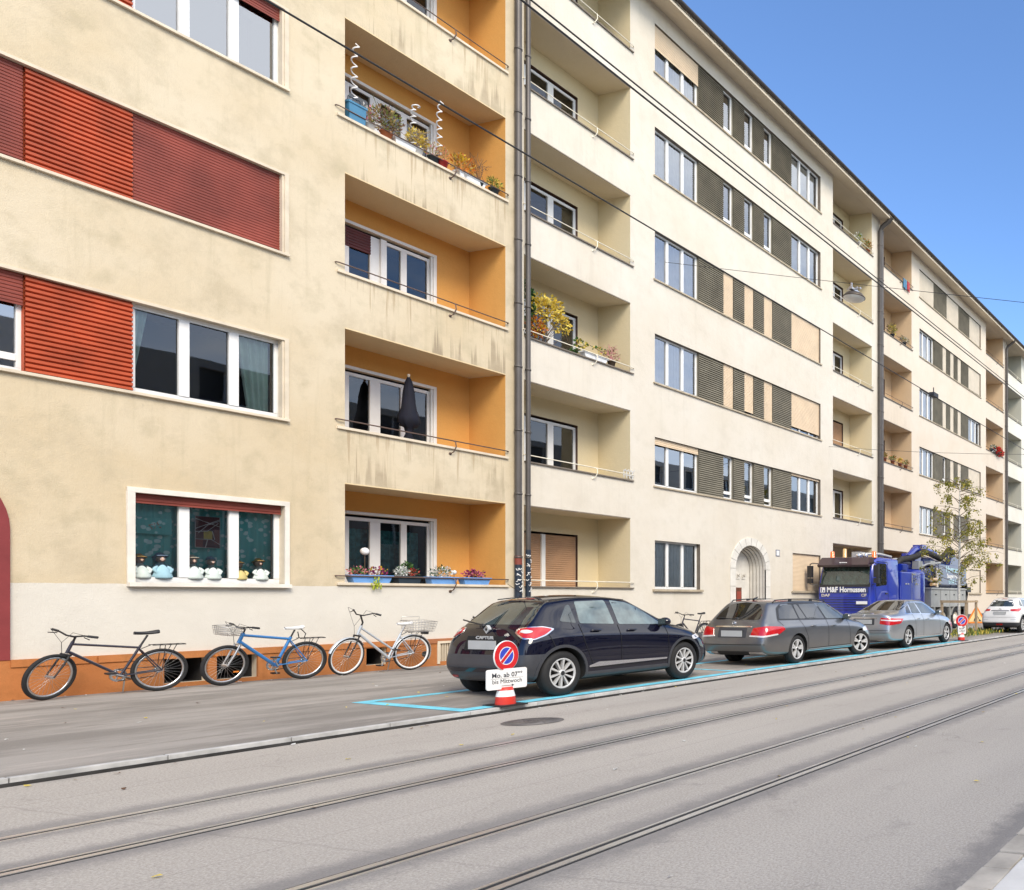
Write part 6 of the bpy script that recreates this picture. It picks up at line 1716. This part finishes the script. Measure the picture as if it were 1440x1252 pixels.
# cab: outline in (x, z), extruded across, upper half tucked in
def cab_shell():
    b = MB(); n = 5
    outl = [(-.02, .55), (.0, .75), (.02, 1.45), (.0, 1.85), (-.10, 2.35), (-.24, 2.78), (-.42, 2.93), (-.9, 2.98), (-2.15, 2.98), (-2.18, 2.9), (-2.18, .75), (-1.85, .75), (-1.8, 1.02), (-1.55, 1.2), (-1.2, 1.25), (-.85, 1.2), (-.6, 1.02), (-.55, .55)]
    vs = []; N = len(outl)
    ys = [-W, -W+.10, -.5, .5, W-.10, W]
    for (x, z) in outl:
        for y in ys:
            e = abs(y) > W-.01; tuck = .06*max(0, (z-1.85)/1.1)
            xx = x-(.12 if e and x > -.6 else 0); zz = z-(.06 if e and z > 2.8 else 0)
            vs.append((xx, (y-math.copysign(tuck, y)) if abs(y) > .6 else y, zz))
    fs = []
    for i in range(N):
        j = (i+1) % N
        for k in range(5): fs.append((i*6+k, i*6+k+1, j*6+k+1, j*6+k))
    fs.append(tuple(i*6 for i in range(N))); fs.append(tuple((N-1-i)*6+5 for i in range(N)))
    b.raw(vs, fs, 0, False); return b
cb = cab_shell(); co = sub('cab', cb, 'tblue')
bm = bmesh.new(); bm.from_mesh(co.data); bmesh.ops.recalc_face_normals(bm, faces=bm.faces)
cbvh = BVHTree.FromBMesh(bm)
es = [e for e in bm.edges if len(e.link_faces) == 2 and e.calc_face_angle(0) > .35]
bmesh.ops.bevel(bm, geom=es, offset=.035, segments=3, affect='EDGES', profile=.5, clamp_overlap=True)
for f in bm.faces: f.smooth = True
bm.to_mesh(co.data); bm.free(); co.data.set_sharp_from_angle(angle=R(50))
FR = Matrix(((0,0,-1,0),(1,0,0,0),(0,1,0,0),(0,0,0,1)))
SD = {1: Matrix(((1,0,0,0),(0,0,-1,0),(0,1,0,0),(0,0,0,1))), -1: Matrix(((1,0,0,0),(0,0,1,0),(0,1,0,0),(0,0,0,1)))}
MT['tglass'] = M_carglass('truck_glass', (.03, .05, .042))
ws = patch(cbvh, FR, poly_round([(-1.03, 1.93), (1.03, 1.93), (.98, 2.62), (-.98, 2.62)], .08), .012, .12, MT['tglass'], 'windshield', TR)
patch(cbvh, FR, [(-1.06, 1.84), (1.06, 1.84), (1.06, 2.0), (-1.06, 2.0)], .007, .12, MT['blackp'], 'dash_panel', TR)
b = MB(); b.prism([(.10, 2.58), (.16, 2.66), (-.16, 2.96), (-.30, 2.96), (-.30, 2.72)], -1.07, 1.07, 'y'); vis = sub('sun_visor', b, M_plain('visor_maroon', (.035, .015, .02), .3, coat=.6), bevel=.015)
b = MB()
for y in (-.13, -.03, .04, .11): b.box(.06, .11, y-.03, y+.03, 2.735, 2.765)
sub('visor_marks', b, 'whitep', vis)
for s in (1, -1):
    patch(cbvh, SD[s], poly_round([(-.30, 1.86), (-1.16, 1.93), (-1.16, 2.74), (-.44, 2.74)], .06), .008, .12, MT['cglassd'], 'side_window', TR)
    seam(cbvh, SD[s], [(-.26, 1.82), (-.30, 1.25), (-.55, 1.05)], MT['under'], TR, .02, .006); seam(cbvh, SD[s], [(-1.25, 2.8), (-1.25, 1.26)], MT['under'], TR, .02, .006); seam(cbvh, SD[s], [(-.40, 2.8), (-1.25, 2.8)], MT['under'], TR, .02, .006)
    b = MB(); b.box(-1.16, -.98, *sorted((s*(W+.0), s*(W+.03))), 1.58, 1.63); sub('door_handle', b, 'blackp')
    yo = s*(W+.22)
    b = MB(); b.tube([(-.05, s*(W-.12), 2.72), (.12, s*(W+.12), 2.74), (.12, yo, 2.70)], .02, 6, 1); b.tube([(.12, yo, 2.7), (.12, yo, 1.95), (-.02, s*(W-.03), 1.92)], .018, 6, 1)
    b.box(.05, .17, yo-.10, yo+.10, 2.20, 2.64, 0); b.box(.05, .17, yo-.10, yo+.10, 1.98, 2.17, 0); sub('mirror', b, 'blackp', bevel=.02)
    b = MB(); b.box(-.25, .03, *sorted((s*(W-.16), s*(W-.0))), .82, 1.02); sub('headlight', b, 'lensw', bevel=.02)
    b = MB(); b.tube([(-.20, s*(W-.14), 1.93), (-.33, s*(W-.17), 2.60)], .035, 8); sub('pillar_trim', b, 'ltblue')
# lettering panel, marks, grille
b = MB(); b.box(.02, .035, -1.0, 1.0, 1.62, 1.83); sub('front_panel', b, MT['tnavy'], bevel=.004)
FM = lambda y, z, x=.040: frame_mat((x, y, z), (0, 1, 0), (0, 0, 1))
text_words('lettering', 'M&F Hornussen', .27, FM(.09, 1.735), 'swhite', TR, .003, sx=.92, bold=.009)
b = MB(); b.box(.036, .041, -1.0, -.80, 1.64, 1.83, 0); b.box(.0412, .043, -.97, -.93, 1.66, 1.81, 1); b.box(.0412, .043, -.88, -.83, 1.66, 1.73, 1); sub('company_mark', b, ['swhite', 'tnavy'])
text_part('maker_lettering', 'DAF', .13, FM(-.78, 1.53, .03), 'chrome', TR, .006, sx=1.5, bold=.006); text_part('maker_lettering', 'CF', .13, FM(.82, 1.53, .03), 'chrome', TR, .006, sx=1.5, bold=.006)
b = MB()
for k in range(5): b.box(.0, .045, -.95, .95, 1.0+k*.095, 1.05+k*.095, 0)
b.box(-.02, .02, -.98, .98, .97, 1.46, 1); gr = sub('grille', b, ['tblue', 'tnavy'], bevel=.006)
b = MB(); b.box(-.3, .10, -W-.02, W+.02, .40, .80); bp = sub('bumper', b, 'tnavy', bevel=.04)
b = MB(); b.box(.10, .115, .55, 1.0, 1.20, 1.31); b.box(.04, .10, .58, .97, 1.21, 1.30); sub('number_plate', b, 'swhite')
# roof gear
def beacon(x, y, z, r_, h, m):
    b = MB(); b.lathe([(r_*1.1, 0), (r_*1.1, .04), (r_, .05), (r_*.95, h*.9), (r_*.7, h), (0, h)], 18, 0, Matrix.Translation((x, y, z))); sub('beacon', b, m)
beacon(-.45, -.78, 2.95, .085, .26, 'beacon'); beacon(-.5, -.28, 2.95, .075, .36, 'amber'); beacon(-.45, .98, 2.93, .09, .26, 'beacon')
for y in (.40, .68):
    b = MB(); T = Matrix.Translation((-.38, y, 3.03)) @ Matrix.Rotation(R(90), 4, 'Y'); b.lathe([(0, .10), (.08, .09), (.09, .06), (.06, -.08), (0, -.10)], 16, 0, T); b.tube([(-.38, y, 2.95), (-.38, y, 3.0)], .015, 5); sub('spot_lamp', b, 'chrome')
b = MB(); b.tube([(-.75, .2, 3.0), (-.8, .3, 3.12), (-1.4, .7, 3.14), (-2.0, .9, 3.05)], .05, 8); b.box(-1.1, -.7, -.1, .25, 2.98, 3.2); sub('air_horn', b, 'galv')
# tool cabinet behind the cab
b = MB(); b.box(-4.15, -2.32, -W, W, .85, 2.48); cab2 = sub('tool_cabinet', b, 'tblue', bevel=.04)
b = MB()
for x in (-2.75, -2.95, -3.65, -3.85):
    for z in (1.15, 2.0): b.box(x-.05, x+.05, W, W+.025, z-.025, z+.025)
b.box(-3.32, -3.28, W+.001, W+.03, 2.05, 2.45); b.box(-3.62, -3.3, W+.001, W+.03, 2.38, 2.43); b.box(-3.31, -3.295, W+.001, W+.004, .9, 2.44); sub('hinge', b, 'galv', cab2)
b = MB()
for k in range(5): b.box(-2.9, -2.4, W-.02, W+.04, 2.55+k*.045, 2.58+k*.045)
b.box(-2.9, -2.4, W-.5, W-.03, 2.5, 2.8); sub('pump_housing', b, 'tblue')
b = MB(); b.lathe([(0, .85), (.52, .85), (.55, .9), (.55, 2.45), (.45, 2.62), (0, 2.66)], 28, 0, Matrix.Translation((-4.45, W-.55, 0))); sub('filter_drum', b, 'tblue')
# hoses, rollers and pipework in the gap
b = MB()
for z in (2.02, 2.24): b.tube([(-5.25, W-.02, z), (-5.75, W-.02, z)], .075, 12)
sub('roller', b, 'amber')
b = MB(); b.box(-5.95, -5.80, W-.06, W+.02, 1.9, 2.75); sub('side_shield', b, 'trimw', bevel=.02)
# tank and banner
b = MB(); T = Matrix.Translation((-5.2, 0, 2.32)) @ Matrix.Rotation(R(-90), 4, 'Y'); b.lathe([(0, -.12), (.5, -.10), (.92, .05), (1.0, .2), (1.0, 3.9), (.92, 4.1), (.5, 4.25), (0, 4.28)], 40, 0, T)
for q in (.3, 1.5, 2.7, 3.8): b.lathe([(1.0, q-.04), (1.025, q-.03), (1.025, q+.03), (1.0, q+.04)], 40, 0, T)
tk = sub('tank', b, 'tnavy')
b = MB(); b.box(-9.25, -5.98, W-.02, W+.01, 2.02, 2.92); b.prism([(-9.0, 2.92), (-7.3, 2.92), (-7.6, 3.40), (-7.9, 3.40)], W-.3, W-.02, 'y'); bn = sub('banner', b, 'tnavy', bevel=.01)
BM_ = lambda x, z: frame_mat((x, W+.014, z), (-1, 0, 0), (0, 0, 1))
MT['tcyan'] = M_plain('pale_cyan_lettering', (.45, .68, .74), .5, var=.03)
text_part('lettering', 'Hornussen', .40, BM_(-7.75, 2.72), 'tcyan', bn, .003, sx=1.1, bold=.008); text_words('lettering', 'Saugen Pumpen', .25, BM_(-7.8, 2.42), 'swhite', bn, .003, sx=1.15, bold=.006); text_words('lettering', '0794 1', .28, BM_(-7.5, 2.16), 'tcyan', bn, .003, sx=1.1, bold=.006)
b = MB()
for k in range(6): b.tube([(-6.05+.02*0-.07*q, W+.015, 2.12+k*.12+(.03 if q % 2 else 0)) for q in range(5)], .012, 4)
sub('wave_mark', b, 'swhite', bn)
# galvanised side lockers, chassis, mudguards
b = MB(); b.box(-9.2, -5.2, W-.45, W+.0, 1.02, 1.80); b.box(-9.25, -5.15, W-.5, W+.04, 1.80, 1.88); lk = sub('side_locker', b, 'galv', bevel=.012)
b = MB()
for x in (-6.2, -7.25, -8.25): b.box(x-.008, x+.008, W+.001, W+.004, 1.06, 1.78)
for x in (-5.7, -6.8, -7.75, -8.8): b.box(x-.05, x+.05, W+.001, W+.03, 1.55, 1.6)
sub('locker_catch', b, 'blackp', lk)
b = MB(); b.box(-9.6, -.4, -.45, .45, .55, .95); b.box(-9.5, -4.3, W-.9, W-.5, .95, 1.9); b.box(-9.5, -2.3, -W+.1, W-.5, .95, 1.7); sub('chassis', b, 'under')
def twheel(x, y, s):
    T = Matrix.Translation((x, y, .50)) @ Matrix.Rotation(R(90)*(-s), 4, 'X'); b = MB()
    b.lathe([(.27, -.3), (.44, -.3), (.495, -.27), (.5, -.15), (.495, -.03), (.44, 0), (.28, -.01), (.27, -.03)], 36, 0, T); w = b.build('wheel', 'black', TR)
    b = MB(); b.lathe([(.285, -.012), (.27, -.02), (.25, -.10), (.17, -.13), (.15, -.04), (.11, -.01), (0, -.005)], 30, 0, T)
    for k in range(10): b.lathe([(0, -.10), (.018, -.10), (.018, -.13)], 6, 1, T @ Matrix.Translation((.21*cos(k*.628), .21*sin(k*.628), .0)))
    b.build('rim', ['trimw', 'steel'], w)
for s in (1, -1):
    for x in (-1.2, -6.6, -8.0): twheel(x, s*(W-.02), s)
b = MB()
for x in (-6.6, -8.0):
    n = 12
    for k in range(n):
        a0, a1 = R(15+150*k/n), R(15+150*(k+1)/n); r_ = .56
        b.face([(x+r_*cos(a0), W-.4, .5+r_*sin(a0)), (x+r_*cos(a1), W-.4, .5+r_*sin(a1)), (x+r_*cos(a1), W+.02, .5+r_*sin(a1)), (x+r_*cos(a0), W+.02, .5+r_*sin(a0))], 0, True)
sub('mudguard', b, 'galv')
b = MB(); b.box(-5.6, -5.5, W-.1, W+.02, .35, 1.02); b.box(-7.3, -7.22, W-.1, W+.02, .3, 1.02); b.box(-9.3, -9.22, W-.1, W+.02, .35, 1.02); sub('bracket', b, 'galv')
# suction boom folded along the top
b = MB(); b.lathe([(0, 2.6), (.40, 2.6), (.42, 2.75), (.32, 2.95), (.28, 3.1), (0, 3.1)], 24, 0, Matrix.Translation((-5.0, .35, 0))); b.box(-5.3, -4.6, .05, .65, 3.0, 3.35); sub('boom_turret', b, 'tblue', bevel=.03)
b = MB(); b.tube([(-4.2, .55, 3.15), (-4.9, .5, 3.5), (-5.6, .45, 3.62)], [.13, .15, .14], 10); b.box(-5.75, -5.3, .25, .7, 3.38, 3.75); b.tube([(-4.4, .75, 3.0), (-5.3, .7, 3.5)], .045, 8); b.tube([(-5.6, .45, 3.62), (-7.2, .45, 3.45)], [.15, .13], 10); sub('boom', b, 'tblue', bevel=0)
b = MB(); pts = [(-2.5, .8, 2.75), (-3.0, .85, 3.0), (-3.8, .8, 3.08), (-4.6, .72, 3.2), (-5.4, .75, 3.45), (-6.2, .8, 3.35), (-7.0, .8, 3.22), (-7.7, .75, 3.45), (-8.3, .7, 3.72), (-8.9, .6, 3.62), (-9.2, .5, 3.2)]
b.tube(pts, .12, 10); 
for k in range(len(pts)-1):
    for q in range(7):
        p = Vector(pts[k]).lerp(Vector(pts[k+1]), q/7); d = (Vector(pts[k+1])-Vector(pts[k])).normalized()
        M = d.to_track_quat('Z', 'Y').to_matrix().to_4x4(); M.translation = p
        b.lathe([(.118, -.02), (.135, 0), (.118, .02)], 10, 0, M)
sub('suction_hose', b, 'hose')
b = MB(); b.tube([(-2.6, .55, 2.95), (-3.2, .5, 3.02), (-4.3, .6, 2.9)], .06, 8); b.tube([(-4.6, .95, 2.75), (-5.2, 1.0, 2.9), (-6.6, .98, 3.0)], .05, 8); b.box(-4.7, -4.3, .7, 1.0, 2.66, 3.0); b.box(-5.9, -5.4, .75, 1.05, 2.85, 3.05); b.tube([(-4.55, 1.0, 2.75), (-4.6, 1.12, 2.3), (-5.3, 1.15, 2.15)], .035, 6); sub('pipework', b, 'galv')
b = MB(); b.box(-9.9, -9.35, .4, W, 1.7, 1.95); b.tube([(-9.5, .9, 2.0), (-9.75, .95, 2.1), (-9.85, .95, 1.6), (-9.7, .95, 1.3)], .09, 8); b.box(-9.7, -9.55, .7, 1.1, .5, 1.3); sub('rear_valve', b, 'blackp')
for y in (.2, .8):
    b = MB(); b.box(-9.62, -9.55, y, y+.25, .75, .88); sub('tail_light', b, 'lens')
